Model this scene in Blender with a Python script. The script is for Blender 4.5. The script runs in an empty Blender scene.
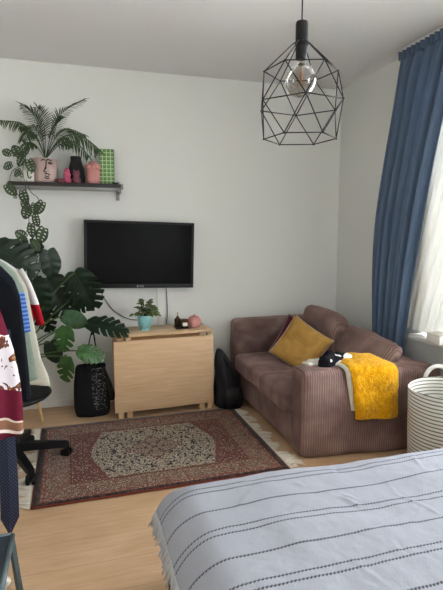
import bpy, bmesh, math, random
from mathutils import Vector, Matrix, noise
R = math.radians
rnd = random.Random(7)
S = bpy.context.scene
COL = S.collection
# ------------------------------------------------------------------ camera / place dimensions
H = 1.55; F = 490.0; PITCH = R(7.0); YAW = R(16.6)
WY = 4.55; WX = 2.61; CZ = 2.985; LX = -1.75; BY = -2.0
sp, cp, sa, ca = math.sin(PITCH), math.cos(PITCH), math.sin(YAW), math.cos(YAW)
CR = Vector((ca, -sa, 0)); CF = Vector((sa*cp, ca*cp, -sp)); CU = CR.cross(CF)
def ray(u, v): return CR*(u-221.5) + CU*(295-v) + CF*F
def at(u, v, Y): d = ray(u, v); return Vector((0,0,H)) + d*(Y/d.y)
def atx(u, v, X): d = ray(u, v); return Vector((0,0,H)) + d*(X/d.x)
def atz(u, v, Z): d = ray(u, v); return Vector((0,0,H)) + d*((Z-H)/d.z)
cam = bpy.data.objects.new('camera', bpy.data.cameras.new('camera')); COL.objects.link(cam)
cam.matrix_world = Matrix(((CR.x,CU.x,-CF.x,0),(CR.y,CU.y,-CF.y,0),(CR.z,CU.z,-CF.z,H),(0,0,0,1)))
cam.data.sensor_fit = 'HORIZONTAL'; cam.data.sensor_width = 36; cam.data.lens = 36*F/443; cam.data.clip_start = .05
S.camera = cam

# ------------------------------------------------------------------ materials
class NT:
    def __init__(s, name, rough=.6, spec=.3, sheen=0, metallic=0):
        s.m = bpy.data.materials.new(name); s.m.use_nodes = True; s.t = s.m.node_tree
        s.b = s.t.nodes['Principled BSDF']; s.b.inputs['Roughness'].default_value = rough
        s.b.inputs['Specular IOR Level'].default_value = spec; s.b.inputs['Sheen Weight'].default_value = sheen
        s.b.inputs['Metallic'].default_value = metallic
        s.b.inputs['Sheen Roughness'].default_value = .4
        s._tc = None
    def n(s, typ, ins=None, **kw):
        k = s.t.nodes.new('ShaderNode'+typ)
        for a, b in kw.items(): setattr(k, a, b)
        for a, b in (ins or {}).items(): s.set(k.inputs[a], b)
        return k
    def set(s, sock, v):
        if isinstance(v, bpy.types.NodeSocket): s.t.links.new(v, sock)
        else:
            if isinstance(v, (tuple, list)) and len(v) == 3 and sock.type == 'RGBA': v = (*v, 1)
            sock.default_value = v
    def co(s, which='Object'):
        if not s._tc: s._tc = s.n('TexCoord')
        return s._tc.outputs[which]
    def math(s, op, a, b=0, c=0, clamp=False):
        k = s.n('Math', {0:a, 1:b, 2:c}, operation=op); k.use_clamp = clamp; return k.outputs[0]
    def sep(s, v): return s.n('SeparateXYZ', {0:v}).outputs
    def mix(s, f, a, b, blend='MIX'):
        k = s.n('Mix', data_type='RGBA', blend_type=blend)
        s.set(k.inputs[0], f); s.set(k.inputs[6], a); s.set(k.inputs[7], b); return k.outputs[2]
    def noise(s, scale, detail=3, vec=None, dist=0, rough=.5):
        return s.n('TexNoise', {'Vector': vec or s.co(), 'Scale':scale, 'Detail':detail, 'Distortion':dist, 'Roughness':rough}).outputs['Fac']
    def mapping(s, scale=(1,1,1), rot=(0,0,0), loc=(0,0,0), vec=None):
        return s.n('Mapping', {'Vector': vec or s.co(), 'Scale':scale, 'Rotation':rot, 'Location':loc}).outputs[0]
    def ramp(s, f, stops, interp='LINEAR'):
        k = s.n('ValToRGB', {0:f}); cr = k.color_ramp; cr.interpolation = interp
        while len(cr.elements) < len(stops): cr.elements.new(.5)
        for e, (p, c) in zip(cr.elements, stops): e.position = p; e.color = (*c, 1)
        return k.outputs[0]
    def col(s, c): s.set(s.b.inputs['Base Color'], c); return s
    def bump(s, h, strength=.3, dist=.01):
        k = s.n('Bump', {'Height':h, 'Strength':strength, 'Distance':dist}); s.set(s.b.inputs['Normal'], k.outputs[0]); return s

def srgb(r, g, b):
    f = lambda c: (c/255/12.92 if c/255 <= .04045 else ((c/255+.055)/1.055)**2.4)
    return (f(r), f(g), f(b))
def plain(name, c, rough=.6, spec=.3, var=.12, scale=12, bump=0, bscale=60, metallic=0, sheen=0):
    k = NT(name, rough, spec, sheen, metallic)
    d = tuple(x*(1-var) for x in c); e = tuple(min(1, x*(1+var)) for x in c)
    k.col(k.mix(k.noise(scale), d, e))
    if bump: k.bump(k.noise(bscale, 4), bump)
    return k.m

M = {}
M['wall'] = plain('wall_paint', srgb(229,229,224), .85, .15, .015, 1.5, .06, 90)
M['ceil'] = plain('ceiling_paint', srgb(230,229,227), .9, .1, .01, 1.5)
M['white'] = plain('white_paint', srgb(225,224,220), .45, .4, .02, 8)
# oak planks
k = NT('oak_floor', .42, .35)
v = k.mapping((1,1,1), (0,0,0), (.37,.07,0))
bk = k.n('TexBrick', {'Vector':v, 'Color1':(.25,.25,.25), 'Color2':(.8,.8,.8), 'Mortar':(0,0,0), 'Scale':1, 'Mortar Size':.0016, 'Mortar Smooth':.3, 'Brick Width':1.5, 'Row Height':.21})
bk.offset = .37; bk.offset_frequency = 2
g = k.noise(3.2, 8, k.mapping((1.2,16,1)), .6, .6)
g2 = k.noise(2.0, 3, k.mapping((.8,2.5,1)), .8)
base = k.ramp(g, [(.25, srgb(194,158,122)), (.5, srgb(207,173,137)), (.8, srgb(218,188,155))])
base = k.mix(k.math('MULTIPLY', k.sep(bk.outputs['Color'])[0], .45), base, srgb(184,146,108))
base = k.mix(k.math('MULTIPLY', k.math('SUBTRACT', g2, .42, clamp=True), 1.6, clamp=True), base, srgb(176,136,98))
kn = k.n('TexVoronoi', {'Vector':k.mapping((1.3,4.6,1)), 'Scale':1.35}).outputs['Distance']
base = k.mix(k.math('LESS_THAN', k.math('ADD', kn, k.math('MULTIPLY', k.noise(40), .05)), .062), base, srgb(112,76,48))
base = k.mix(k.math('MULTIPLY', bk.outputs['Fac'], .45), base, srgb(120,86,58))
k.col(base); k.bump(k.math('SUBTRACT', g, bk.outputs['Fac']), .12, .004); M['floor'] = k.m
# birch table
k = NT('birch_veneer', .5, .3)
g = k.noise(2.5, 6, k.mapping((1.5,1.5,22)), .4)
bl = k.n('TexBrick', {'Vector':k.mapping((1,1,1), (R(90),0,0)), 'Color1':(0,0,0), 'Color2':(1,1,1), 'Mortar':(.5,.5,.5), 'Scale':1, 'Mortar Size':.0006, 'Brick Width':.42, 'Row Height':.06})
c = k.ramp(g, [(.3, srgb(202,168,130)), (.55, srgb(213,180,142)), (.75, srgb(220,190,154))])
c = k.mix(k.math('MULTIPLY', k.sep(bl.outputs['Color'])[0], .28), c, srgb(200,160,120)); k.col(c); M['birch'] = k.m
M['birch_edge'] = plain('birch_edge', srgb(150,108,68), .6, .2, .1, 40)
M['woodleg'] = plain('pale_wood', srgb(205,170,122), .5, .3, .1, 20)
M['black'] = plain('black_plastic', (.006,.006,.007), .4, .3, .1)
M['blackmat'] = plain('black_metal', (.006,.006,.0065), .5, .3, .1)
M['shelf'] = plain('dark_shelf', (.018,.012,.011), .4, .4, .3, 20)
M['steel'] = plain('brushed_steel', (.26,.26,.25), .4, .5, .05, 30, metallic=.7)
M['grey_frame'] = plain('grey_painted_metal', srgb(84,98,102), .4, .5, .15, 10, metallic=.2)
M['grey_dark'] = plain('slate_panel', srgb(36,46,54), .35, .5, .2, 10)
k = NT('tv_screen', .10, .08); k.col((.003,.003,.004)); M['screen'] = k.m
M['soil'] = plain('soil', (.03,.018,.01), .95, .1, .5, 60, .5, 80)
def corduroy(name, axis='X', period=.017):
    k = NT(name, .85, .12, .5)
    x = k.sep(k.co())[{'X':0,'Y':1,'Z':2}[axis]]
    w = k.math('SINE', k.math('MULTIPLY', x, 2*math.pi/period))
    w2 = k.math('MULTIPLY', k.math('ADD', w, 1), .5)
    nap = k.noise(5, 4, k.mapping((1,1,1)), .3)
    c = k.ramp(nap, [(.3, srgb(112,88,82)), (.5, srgb(138,112,104)), (.72, srgb(164,138,129))])
    c = k.mix(k.math('MULTIPLY', k.math('SUBTRACT', 1, w2), .5), c, srgb(62,42,40))
    k.b.inputs['Sheen Tint'].default_value = (*srgb(205,170,165), 1)
    k.col(c); k.bump(w2, .6, .004); return k.m
M['cordx'] = corduroy('mauve_corduroy', 'X'); M['cordy'] = corduroy('mauve_corduroy_lengthwise', 'Y')
k = NT('mauve_velour', .8, .12, .55)
nap = k.noise(4.5, 5, None, .5)
k.b.inputs['Sheen Tint'].default_value = (*srgb(205,170,165), 1)
k.col(k.ramp(nap, [(.3, srgb(90,70,66)), (.5, srgb(118,95,90)), (.72, srgb(150,126,119))])); k.bump(k.noise(90,2), .2, .003); M['velour'] = k.m
k = NT('mustard_velvet', .75, .2, .5); k.col(k.ramp(k.noise(7,4,None,1), [(.3,srgb(146,106,46)),(.7,srgb(186,144,74))])); k.bump(k.noise(30,3), .2, .005); M['mustard'] = k.m
M['burgundy'] = plain('burgundy_velvet', srgb(82,18,34), .7, .2, .3, 8, .2, 40, sheen=.3)
k = NT('yellow_fleece', .95, .05, .6); k.b.inputs['Sheen Tint'].default_value = (1,.8,.3,1)
k.col(k.ramp(k.noise(26,5,None,.8,.7), [(.3,srgb(196,128,8)),(.52,srgb(232,166,18)),(.75,srgb(246,194,52))])); k.bump(k.noise(150,4), 1, .01); M['fleece'] = k.m
M['cream'] = plain('cream_cotton', srgb(214,208,194), .9, .1, .06, 20, .2, 80)
k = NT('cow_cloth', .9, .1); k.col(k.ramp(k.noise(9,1,None,.4), [(.50,(.012,.012,.015)),(.545,srgb(215,210,205))], 'CONSTANT')); M['cow'] = k.m
# curtain
k = NT('blue_curtain', .9, .1, .25); k.col(k.mix(k.noise(3,3), srgb(90,109,134), srgb(112,132,158)))
k.bump(k.noise(220,2), .12, .002)
tr = k.n('BsdfTranslucent', {'Color':(*srgb(80,120,165),1)}); mx = k.n('MixShader', {0:.15}); k.t.links.new(k.b.outputs[0], mx.inputs[1]); k.t.links.new(tr.outputs[0], mx.inputs[2])
k.t.links.new(mx.outputs[0], k.t.nodes['Material Output'].inputs[0]); M['curtain'] = k.m
k = NT('sheer_voile', .9, .1); k.col(srgb(232,230,222))
tr = k.n('BsdfTranslucent', {'Color':(.56,.55,.52,1)}); tp = k.n('BsdfTransparent', {'Color':(1,1,1,1)})
m1 = k.n('MixShader', {0:.04}); m2 = k.n('MixShader', {0:.004})
L = k.t.links.new; L(k.b.outputs[0], m1.inputs[1]); L(tr.outputs[0], m1.inputs[2]); L(m1.outputs[0], m2.inputs[1]); L(tp.outputs[0], m2.inputs[2]); L(m2.outputs[0], k.t.nodes['Material Output'].inputs[0]); M['sheer'] = k.m
k = NT('clear_glass', .02, .5); k.b.inputs['Transmission Weight'].default_value = 1; k.b.inputs['IOR'].default_value = 1.45
tp = k.n('BsdfTransparent'); m1 = k.n('MixShader', {0:.9}); k.t.links.new(k.b.outputs[0], m1.inputs[1]); k.t.links.new(tp.outputs[0], m1.inputs[2]); k.t.links.new(m1.outputs[0], k.t.nodes['Material Output'].inputs[0]); M['glass'] = k.m
k = NT('smoked_glass', .03, .8); k.col((.55,.52,.48)); tp = k.n('BsdfTransparent', {'Color':(.72,.70,.67,1)}); gl = k.n('BsdfGlossy', {'Color':(.9,.9,.9,1), 'Roughness':.05})
fr = k.n('LayerWeight', {0:.35}); m1 = k.n('MixShader'); k.t.links.new(fr.outputs['Facing'], m1.inputs[0]); k.t.links.new(tp.outputs[0], m1.inputs[1]); k.t.links.new(gl.outputs[0], m1.inputs[2]); k.t.links.new(m1.outputs[0], k.t.nodes['Material Output'].inputs[0]); M['smoke'] = k.m
# leaves
def leafmat(name, c1, c2, rough=.4):
    k = NT(name, rough, .45); k.col(k.mix(k.noise(14,3), c1, c2))
    tr = k.n('BsdfTranslucent', {'Color':(*[min(1,x*1.6) for x in c2],1)}); mx = k.n('MixShader', {0:.18})
    k.t.links.new(k.b.outputs[0], mx.inputs[1]); k.t.links.new(tr.outputs[0], mx.inputs[2]); k.t.links.new(mx.outputs[0], k.t.nodes['Material Output'].inputs[0]); return k.m
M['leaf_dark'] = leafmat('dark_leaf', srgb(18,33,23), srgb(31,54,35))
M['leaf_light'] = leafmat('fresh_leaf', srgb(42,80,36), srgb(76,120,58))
M['leaf_palm'] = leafmat('palm_leaf', srgb(32,52,28), srgb(70,92,52), .5)
M['leaf_vine'] = leafmat('vine_leaf', srgb(34,50,30), srgb(80,98,64))
M['leaf_var'] = leafmat('variegated_leaf', srgb(46,70,38), srgb(128,142,92))
M['stem'] = plain('green_stem', srgb(74,92,50), .6, .3, .2, 20)
M['stemdark'] = plain('dark_stem', srgb(48,52,36), .6, .3, .2, 20)
# pots etc
M['pot_white'] = plain('white_glaze', srgb(222,222,214), .35, .4, .03)
M['pot_pink'] = plain('blush_ceramic', srgb(196,170,162), .7, .2, .05, 14)
M['ink'] = plain('black_ink', (.01,.01,.01), .6, .2)
M['pot_green'] = plain('green_glaze', srgb(58,92,52), .4, .3)
M['pot_grey'] = plain('stone_planter', srgb(120,118,112), .8, .2, .1, 20)
M['pink'] = plain('coral_pink_ceramic', srgb(204,142,138), .45, .35, .06)
M['hotpink'] = plain('magenta_wax', srgb(186,84,112), .5, .3, .12, 30)
M['mauvewax'] = plain('plum_wax', srgb(120,66,78), .5, .3, .12, 30)
M['vase'] = plain('black_matte_ceramic', (.013,.014,.016), .6, .3, .2)
k = NT('turquoise_glaze', .35, .45); k.col(k.mix(k.noise(22,4,k.mapping((1,1,3))), srgb(96,166,172), srgb(160,206,204))); M['turq'] = k.m
M['amber'] = plain('brown_glass_jar', srgb(62,34,22), .15, .6, .2)
M['label'] = plain('paper_label', srgb(222,218,208), .8, .1, .03)
M['reed'] = plain('reed', srgb(168,128,84), .8, .1)
M['kraft'] = plain('brown_lid', srgb(96,62,40), .6, .2)
k = NT('green_check_card', .7, .2)
x, y, z = k.sep(k.co())[:3]
def grid(a, p, w): return k.math('LESS_THAN', k.math('ABSOLUTE', k.math('SUBTRACT', k.math('FRACT', k.math('ADD', k.math('DIVIDE', a, p), .5)), .5)), w)
lines = k.math('MAXIMUM', grid(x, .0335, .10), grid(z, .0335, .10))
k.col(k.mix(lines, srgb(104,140,88), srgb(190,214,164))); M['check'] = k.m
M['green_side'] = plain('olive_card', srgb(86,104,76), .7, .2)
M['nylon'] = plain('black_nylon', (.006,.006,.008), .5, .3, .4, 15, .5, 25)
k = NT('black_tote_cotton', .85, .15)
vec = k.mapping((1,1,1.1)); nn = k.noise(17, 1.5, vec, 2.2)
ln = k.math('LESS_THAN', k.math('ABSOLUTE', k.math('SUBTRACT', nn, .5)), .012)
x, y, z = k.sep(k.co())[:3]
reg = k.math('MULTIPLY', k.math('MULTIPLY', k.math('GREATER_THAN', x, 0.0), k.math('LESS_THAN', x, .12)), k.math('MULTIPLY', k.math('GREATER_THAN', z, .07), k.math('LESS_THAN', z, .43)))
reg = k.math('MULTIPLY', reg, k.math('GREATER_THAN', k.math('ADD', k.math('MULTIPLY', x, 1.1), k.math('MULTIPLY', z, .35)), .055))
k.col(k.mix(k.math('MULTIPLY', k.math('MULTIPLY', ln, reg), .75), (.010,.010,.011), srgb(170,170,168))); M['tote'] = k.m
M['olive'] = plain('dark_olive_cloth', srgb(62,62,52), .85, .1, .2)
M['cable'] = plain('cable_grey', (.03,.03,.032), .5, .3)
M['whitecable'] = plain('white_cable', srgb(190,188,182), .5, .3)
# basket
k = NT('striped_woven', .8, .2)
x, y, z = k.sep(k.co())[:3]
st = k.math('FRACT', k.math('DIVIDE', k.math('ADD', z, k.math('MULTIPLY', k.noise(6), .006)), .0235))
lnz = k.math('LESS_THAN', st, .32)
k.col(k.mix(lnz, srgb(222,218,206), srgb(104,106,104))); k.bump(st, .4, .004); M['basket'] = k.m
M['strap'] = plain('white_webbing', srgb(222,220,214), .8, .2, .04, 30)
# bedspread
k = NT('bedspread_cotton', .9, .1, .15)
uvn = k.n('UVMap'); uvn.uv_map = 'cloth'
U, V = k.sep(uvn.outputs[0])[:2]
tri = k.math('PINGPONG', U, .0065)            # zigzag stitch
fac = None
STRIPES = []
def stripe(v0, w):
    global fac
    wig = k.math('MULTIPLY', k.noise(2.2, 2), .012)
    d = k.math('ABSOLUTE', k.math('SUBTRACT', k.math('ADD', k.math('ADD', V, k.math('MULTIPLY', tri, .75)), wig), v0+.0085))
    f = k.math('LESS_THAN', d, w)
    fac = f if fac is None else k.math('MAXIMUM', fac, f)
STRIPE_V = 'STRIPES_HERE'
y0 = 1.806
for base_v in (y0, y0-.284, y0-.568, y0-.852, y0-1.136):
    stripe(base_v+.0165, .0038); stripe(base_v-.0165, .0038); stripe(base_v-.141, .0044)
stripe(1.98, .0025); stripe(2.10, .0023); stripe(2.125, .0023)
gap = k.math('GREATER_THAN', k.math('FRACT', k.math('DIVIDE', U, .013)), .22)
cc = k.mix(k.noise(3,3), srgb(160,162,171), srgb(174,176,183))
k.col(k.mix(k.math('MULTIPLY', k.math('MULTIPLY', fac, gap), .9), cc, srgb(24,24,38)))
wv = k.n('TexWave', {'Vector':uvn.outputs[0], 'Scale':90, 'Distortion':1.5, 'Detail':2}, bands_direction='Y').outputs['Fac']
k.bump(k.math('ADD', k.math('MULTIPLY', wv, .25), k.noise(26,6)), .7, .010); M['spread'] = k.m
M['tassel'] = plain('white_tassel', srgb(176,176,176), .9, .1, .1, 30)
M['mattress'] = plain('mattress_ticking', srgb(190,190,188), .9, .1)
# rug
k = NT('persian_wool', .95, .05, .2)
HX, HY = .805, .61
x, y, z = k.sep(k.co())[:3]
ax, ay = k.math('ABSOLUTE', x), k.math('ABSOLUTE', y)
d = k.math('MINIMUM', k.math('SUBTRACT', HX, ax), k.math('SUBTRACT', HY, ay))
mir = k.n('CombineXYZ', {0:ax, 1:ay, 2:0}).outputs[0]
vor = k.n('TexVoronoi', {'Vector':mir, 'Scale':70}); vd = vor.outputs['Distance']; vc = vor.outputs['Color']
vor2 = k.n('TexVoronoi', {'Vector':mir, 'Scale':27}); r1 = k.sep(vc)[0]; r2 = k.sep(vor2.outputs['Color'])[1]
nz = k.noise(105, 3, mir, 1.2, .7)
red, cream, navy, brown, rust = srgb(122,62,52), srgb(222,210,186), srgb(46,42,50), srgb(98,70,58), srgb(142,82,66)
spk = k.ramp(nz, [(.0,navy),(.44,brown),(.50,rust),(.56,cream),(.70,navy)], 'CONSTANT')
field = k.mix(k.math('LESS_THAN', vd, .36), cream, spk)
field = k.mix(k.math('GREATER_THAN', vd, .56), field, navy)
redf = k.mix(k.math('LESS_THAN', vd, .27), red, cream)
redf = k.mix(k.math('MULTIPLY', k.math('GREATER_THAN', nz, .56), .8), redf, navy)
# hexagonal field: |x| + .55|y| < .52 (stepped)
hexv = k.math('ADD', ax, k.math('MULTIPLY', k.math('SNAP', ay, .03), .30))
inhex = k.math('LESS_THAN', hexv, .475)
edge = k.math('LESS_THAN', k.math('ABSOLUTE', k.math('SUBTRACT', hexv, .475)), .012)
main = k.mix(inhex, redf, field)
main = k.mix(edge, main, red)
med = k.math('ADD', ax, k.math('MULTIPLY', k.math('SNAP', ay, .02), 1.1))
main = k.mix(k.math('MULTIPLY', k.math('LESS_THAN', med, .20), .45), main, redf)
main = k.mix(k.math('LESS_THAN', k.math('ABSOLUTE', k.math('SUBTRACT', med, .20)), .004), main, rust)

bordr = k.mix(k.math('LESS_THAN', vd, .20), k.mix(k.math('GREATER_THAN', nz, .47), brown, spk), cream)
bordr = k.mix(k.math('MULTIPLY', k.math('GREATER_THAN', r2, .72), .5), bordr, rust)
strip = k.mix(k.math('LESS_THAN', vd, .30), rust, cream)
c = k.mix(k.math('LESS_THAN', d, .235), main, strip)
c = k.mix(k.math('LESS_THAN', d, .205), c, bordr)
c = k.mix(k.math('LESS_THAN', d, .075), c, strip)
c = k.mix(k.math('LESS_THAN', d, .045), c, k.mix(k.math('GREATER_THAN', r1, .6), navy, brown))
c = k.mix(k.math('LESS_THAN', k.math('ABSOLUTE', k.math('SUBTRACT', d, .22)), .004), c, navy)
c = k.mix(k.math('LESS_THAN', d, .010), c, srgb(134,60,46))
c = k.mix(.07, c, srgb(80,62,48))
c = k.mix(1.0, c, (.72,.70,.66), 'MULTIPLY')
c = k.mix(k.math('MULTIPLY', k.noise(5,4), .25), c, srgb(64,48,42))
k.col(c); k.bump(k.noise(240,2), .5, .003); M['rug'] = k.m
M['fringe'] = plain('cream_wool_fringe', srgb(224,216,200), .95, .05, .1, 30)
# garments
k = NT('floral_scarf', .8, .2)
x, y, z = k.sep(k.co())[:3]
zz = k.math('ADD', z, k.math('MULTIPLY', x, .25)); zz = k.math('ADD', zz, k.math('MULTIPLY', k.noise(7), .06))
GZ = NT
fl = k.ramp(k.noise(17,2,None,1.2), [(0,srgb(216,208,214)),(.50,srgb(216,208,214)),(.52,srgb(96,58,44)),(.62,srgb(190,120,40)),(.66,srgb(60,40,36)),(.70,srgb(226,222,226))], 'CONSTANT')
band = k.ramp(zz, [(0,srgb(92,14,36)),(.10,srgb(214,200,190)),(.115,srgb(130,92,70)),(.15,srgb(200,180,165)),(.16,srgb(92,14,36)),(.28,(1,1,1)),(.52,srgb(92,14,36))], 'CONSTANT')
iswhite = k.math('MULTIPLY', k.math('GREATER_THAN', zz, .28), k.math('LESS_THAN', zz, .52))
k.col(k.mix(iswhite, band, fl)); M['floral'] = k.m
M['black_cloth'] = plain('black_wool', (.006,.0065,.008), .95, .08, .2, 10, .3, 60)
M['navy_cloth'] = plain('charcoal_jersey', srgb(26,29,35), .9, .08, .15, 10, .3, 60)
M['sage'] = plain('sage_linen', srgb(128,140,124), .9, .1, .1, 10, .3, 60)
M['oat'] = plain('oatmeal_cotton', srgb(184,180,164), .9, .1, .08, 10, .3, 60)
k = NT('blue_stripe', .85, .1); z = k.sep(k.co())[2]
k.col(k.mix(k.math('GREATER_THAN', z, .22), k.mix(k.math('GREATER_THAN', k.math('FRACT', k.math('DIVIDE', z, .022)), .6), srgb(52,88,158), srgb(110,138,188)), srgb(132,142,130))); M['bluestripe'] = k.m
k = NT('white_red', .85, .1); z = k.sep(k.co())[2]
k.col(k.mix(k.math('LESS_THAN', z, .13), srgb(214,208,206), srgb(160,22,36))); M['whitered'] = k.m
k = NT('navy_dotted_silk', .45, .4)
vv = k.mapping((1,1,1), (0,R(38),0)); a = k.sep(vv)
dx = k.math('SUBTRACT', k.math('FRACT', k.math('DIVIDE', a[0], .012)), .5); dz = k.math('SUBTRACT', k.math('FRACT', k.math('DIVIDE', a[2], .012)), .5)
dd = k.math('ADD', k.math('MULTIPLY', dx, dx), k.math('MULTIPLY', dz, dz))
k.col(k.mix(k.math('LESS_THAN', dd, .022), srgb(26,34,56), srgb(96,106,128))); M['tie'] = k.m
M['hanger'] = plain('hanger_wood', srgb(160,120,80), .5, .3)
k = NT('filament_orange', .5); k.col((.5,.25,.1)); M['filament'] = k.m  # plain orange-brown base colour

# ------------------------------------------------------------------ mesh helpers
class MB:
    def __init__(s): s.bm = bmesh.new()
    def box(s, c, size, bev=0, rot=None, seg=2):
        r = bmesh.ops.create_cube(s.bm, size=1)
        vs = r['verts']; c = Vector(c)
        for v in vs: v.co = Vector((v.co.x*size[0], v.co.y*size[1], v.co.z*size[2]))
        if bev:
            es = list({e for v in vs for e in v.link_edges})
            o = bmesh.ops.bevel(s.bm, geom=es, offset=bev, segments=seg, affect='EDGES', profile=.5)
            vs = list({v for f in o['faces'] for v in f.verts} | {v for v in vs if v.is_valid})
        for v in vs:
            p = v.co
            if rot is not None: p = rot @ p
            v.co = p + c
        return s
    def tube(s, pts, r, n=8, cap=True, ell=None):
        pts = [Vector(p) for p in pts]; rs = r if isinstance(r, (list, tuple)) else [r]*len(pts)
        if len(rs) != len(pts):
            q0 = rs; rs = []
            for i in range(len(pts)):
                f_ = i/(len(pts)-1)*(len(q0)-1); k_ = min(int(f_), len(q0)-2); rs.append(q0[k_]+(q0[k_+1]-q0[k_])*(f_-k_))
        rings = []; up = None
        for i, p in enumerate(pts):
            t = (pts[min(i+1, len(pts)-1)] - pts[max(i-1, 0)]).normalized()
            if up is None: up = Vector((0,0,1)) if abs(t.z) < .9 else Vector((1,0,0))
            a = t.cross(up)
            if a.length < 1e-4: a = t.orthogonal()
            a.normalize(); b = a.cross(t).normalized(); up = b
            e = ell or (1, 1)
            rings.append([s.bm.verts.new(p + (a*math.cos(q)*e[0] + b*math.sin(q)*e[1])*rs[i]) for q in [2*math.pi*j/n for j in range(n)]])
        s.loft(rings, True)
        if cap: s.bm.faces.new(rings[0][::-1]); s.bm.faces.new(rings[-1])
        return s
    def loft(s, rings, closed=True):
        for A, B in zip(rings, rings[1:]):
            n = len(A)
            for j in range(n if closed else n-1):
                s.bm.faces.new((A[j], A[(j+1)%n], B[(j+1)%n], B[j]))
    def lathe(s, prof, c=(0,0,0), n=28, sx=1, sy=1):
        c = Vector(c); rings = []
        for (r, z) in prof:
            r = max(r, 1e-4)
            rings.append([s.bm.verts.new(c + Vector((r*sx*math.cos(2*math.pi*j/n), r*sy*math.sin(2*math.pi*j/n), z))) for j in range(n)])
        s.loft(rings, True); s.bm.faces.new(rings[0][::-1]); s.bm.faces.new(rings[-1]); return s
    def soft(s, c, size, rad, puff=.0, n=14, rot=None, nz=0, nsc=4, seed=0, taper=0, warp=None):
        """rounded, slightly inflated cushion block"""
        sub = bmesh.new(); bmesh.ops.create_cube(sub, size=2)
        bmesh.ops.subdivide_edges(sub, edges=sub.edges[:], cuts=n, use_grid_fill=True)
        hx, hy, hz = size[0]/2, size[1]/2, size[2]/2; c = Vector(c)
        mp = {}
        for v in sub.verts:
            q = v.co; g = Vector((q.x*hx, q.y*hy, q.z*hz))
            ic = Vector((max(-hx+rad, min(hx-rad, g.x)), max(-hy+rad, min(hy-rad, g.y)), max(-hz+rad, min(hz-rad, g.z))))
            dd = g - ic
            p = ic + dd.normalized()*rad if dd.length > 1e-6 else g
            fx, fy, fz = (1-q.x*q.x), (1-q.y*q.y), (1-q.z*q.z)
            if puff:
                p = Vector((p.x*(1+puff/hx*fy*fz), p.y*(1+puff/hy*fx*fz), p.z*(1+puff/hz*fx*fy)))
            if nz:
                w = noise.noise(p*nsc + Vector((seed,seed*2,0)))
                p = p + (p.normalized() if p.length else p)*w*nz
            if warp: p = warp(p)
            if rot is not None: p = rot @ p
            mp[v] = s.bm.verts.new(p + c)
        for f in sub.faces: s.bm.faces.new([mp[v] for v in f.verts])
        sub.free(); return s
    def grid(s, fn, nu, nv, keep=None, uv=None):
        V = [[s.bm.verts.new(fn(i/nu, j/nv)) for j in range(nv+1)] for i in range(nu+1)]
        lay = s.bm.loops.layers.uv.new('cloth') if uv else None
        for i in range(nu):
            for j in range(nv):
                if keep and not keep(i, j): continue
                f = s.bm.faces.new((V[i][j], V[i+1][j], V[i+1][j+1], V[i][j+1]))
                if lay:
                    for l, (a, b) in zip(f.loops, ((i,j),(i+1,j),(i+1,j+1),(i,j+1))): l[lay].uv = uv(a/nu, b/nv)
        return s
    def build(s, name, mat, parent=None, smooth=True, solid=0, sub=0, off=None, auto=False):
        for v in [v for v in s.bm.verts if not v.link_faces]: s.bm.verts.remove(v)
        bmesh.ops.recalc_face_normals(s.bm, faces=s.bm.faces[:])
        if off is not None: bmesh.ops.translate(s.bm, verts=s.bm.verts[:], vec=-Vector(off))
        me = bpy.data.meshes.new(name); s.bm.to_mesh(me); s.bm.free()
        me.materials.append(mat)
        if smooth:
            for p in me.polygons: p.use_smooth = True
            if auto:
                try: me.set_sharp_from_angle(angle=R(38))
                except Exception: pass
        o = bpy.data.objects.new(name, me); COL.objects.link(o)
        if parent: o.parent = parent
        if solid:
            md = o.modifiers.new('solid', 'SOLIDIFY'); md.thickness = solid; md.offset = 0
        if sub:
            md = o.modifiers.new('sub', 'SUBSURF'); md.levels = sub; md.render_levels = sub
        return o
def B(name, c, size, mat, parent=None, bev=.004, rot=None, smooth=True): return MB().box(c, size, bev, rot).build(name, mat, parent, smooth, auto=True)
def tag(o, label=None, cat=None, group=None, kind=None):
    if label: o['label'] = label
    if cat: o['category'] = cat
    if group: o['group'] = group
    if kind: o['kind'] = kind
    return o
def thing(name, loc, label, cat, group=None, rz=0):
    o = bpy.data.objects.new(name, None); COL.objects.link(o); o.location = loc; o.rotation_euler = (0,0,rz); o.empty_display_size = .1
    return tag(o, label, cat, group)
def struct(o): o['kind'] = 'structure'; return o
def setloc(o, loc): o.location = loc; return o
def bez(p0, p1, p2, n=10):
    p0, p1, p2 = Vector(p0), Vector(p1), Vector(p2)
    return [(p0*(1-t)**2 + p1*2*t*(1-t) + p2*t*t) for t in [i/n for i in range(n+1)]]
def smoothpath(pts, n=6):
    pts = [Vector(p) for p in pts]; out = []
    P = [pts[0]] + pts + [pts[-1]]
    for i in range(1, len(P)-2):
        a, b, c, d = P[i-1], P[i], P[i+1], P[i+2]
        for j in range(n):
            t = j/n
            out.append(.5*((2*b) + (c-a)*t + (2*a-5*b+4*c-d)*t*t + (3*b-a-3*c+d)*t**3))
    out.append(pts[-1]); return out

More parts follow.
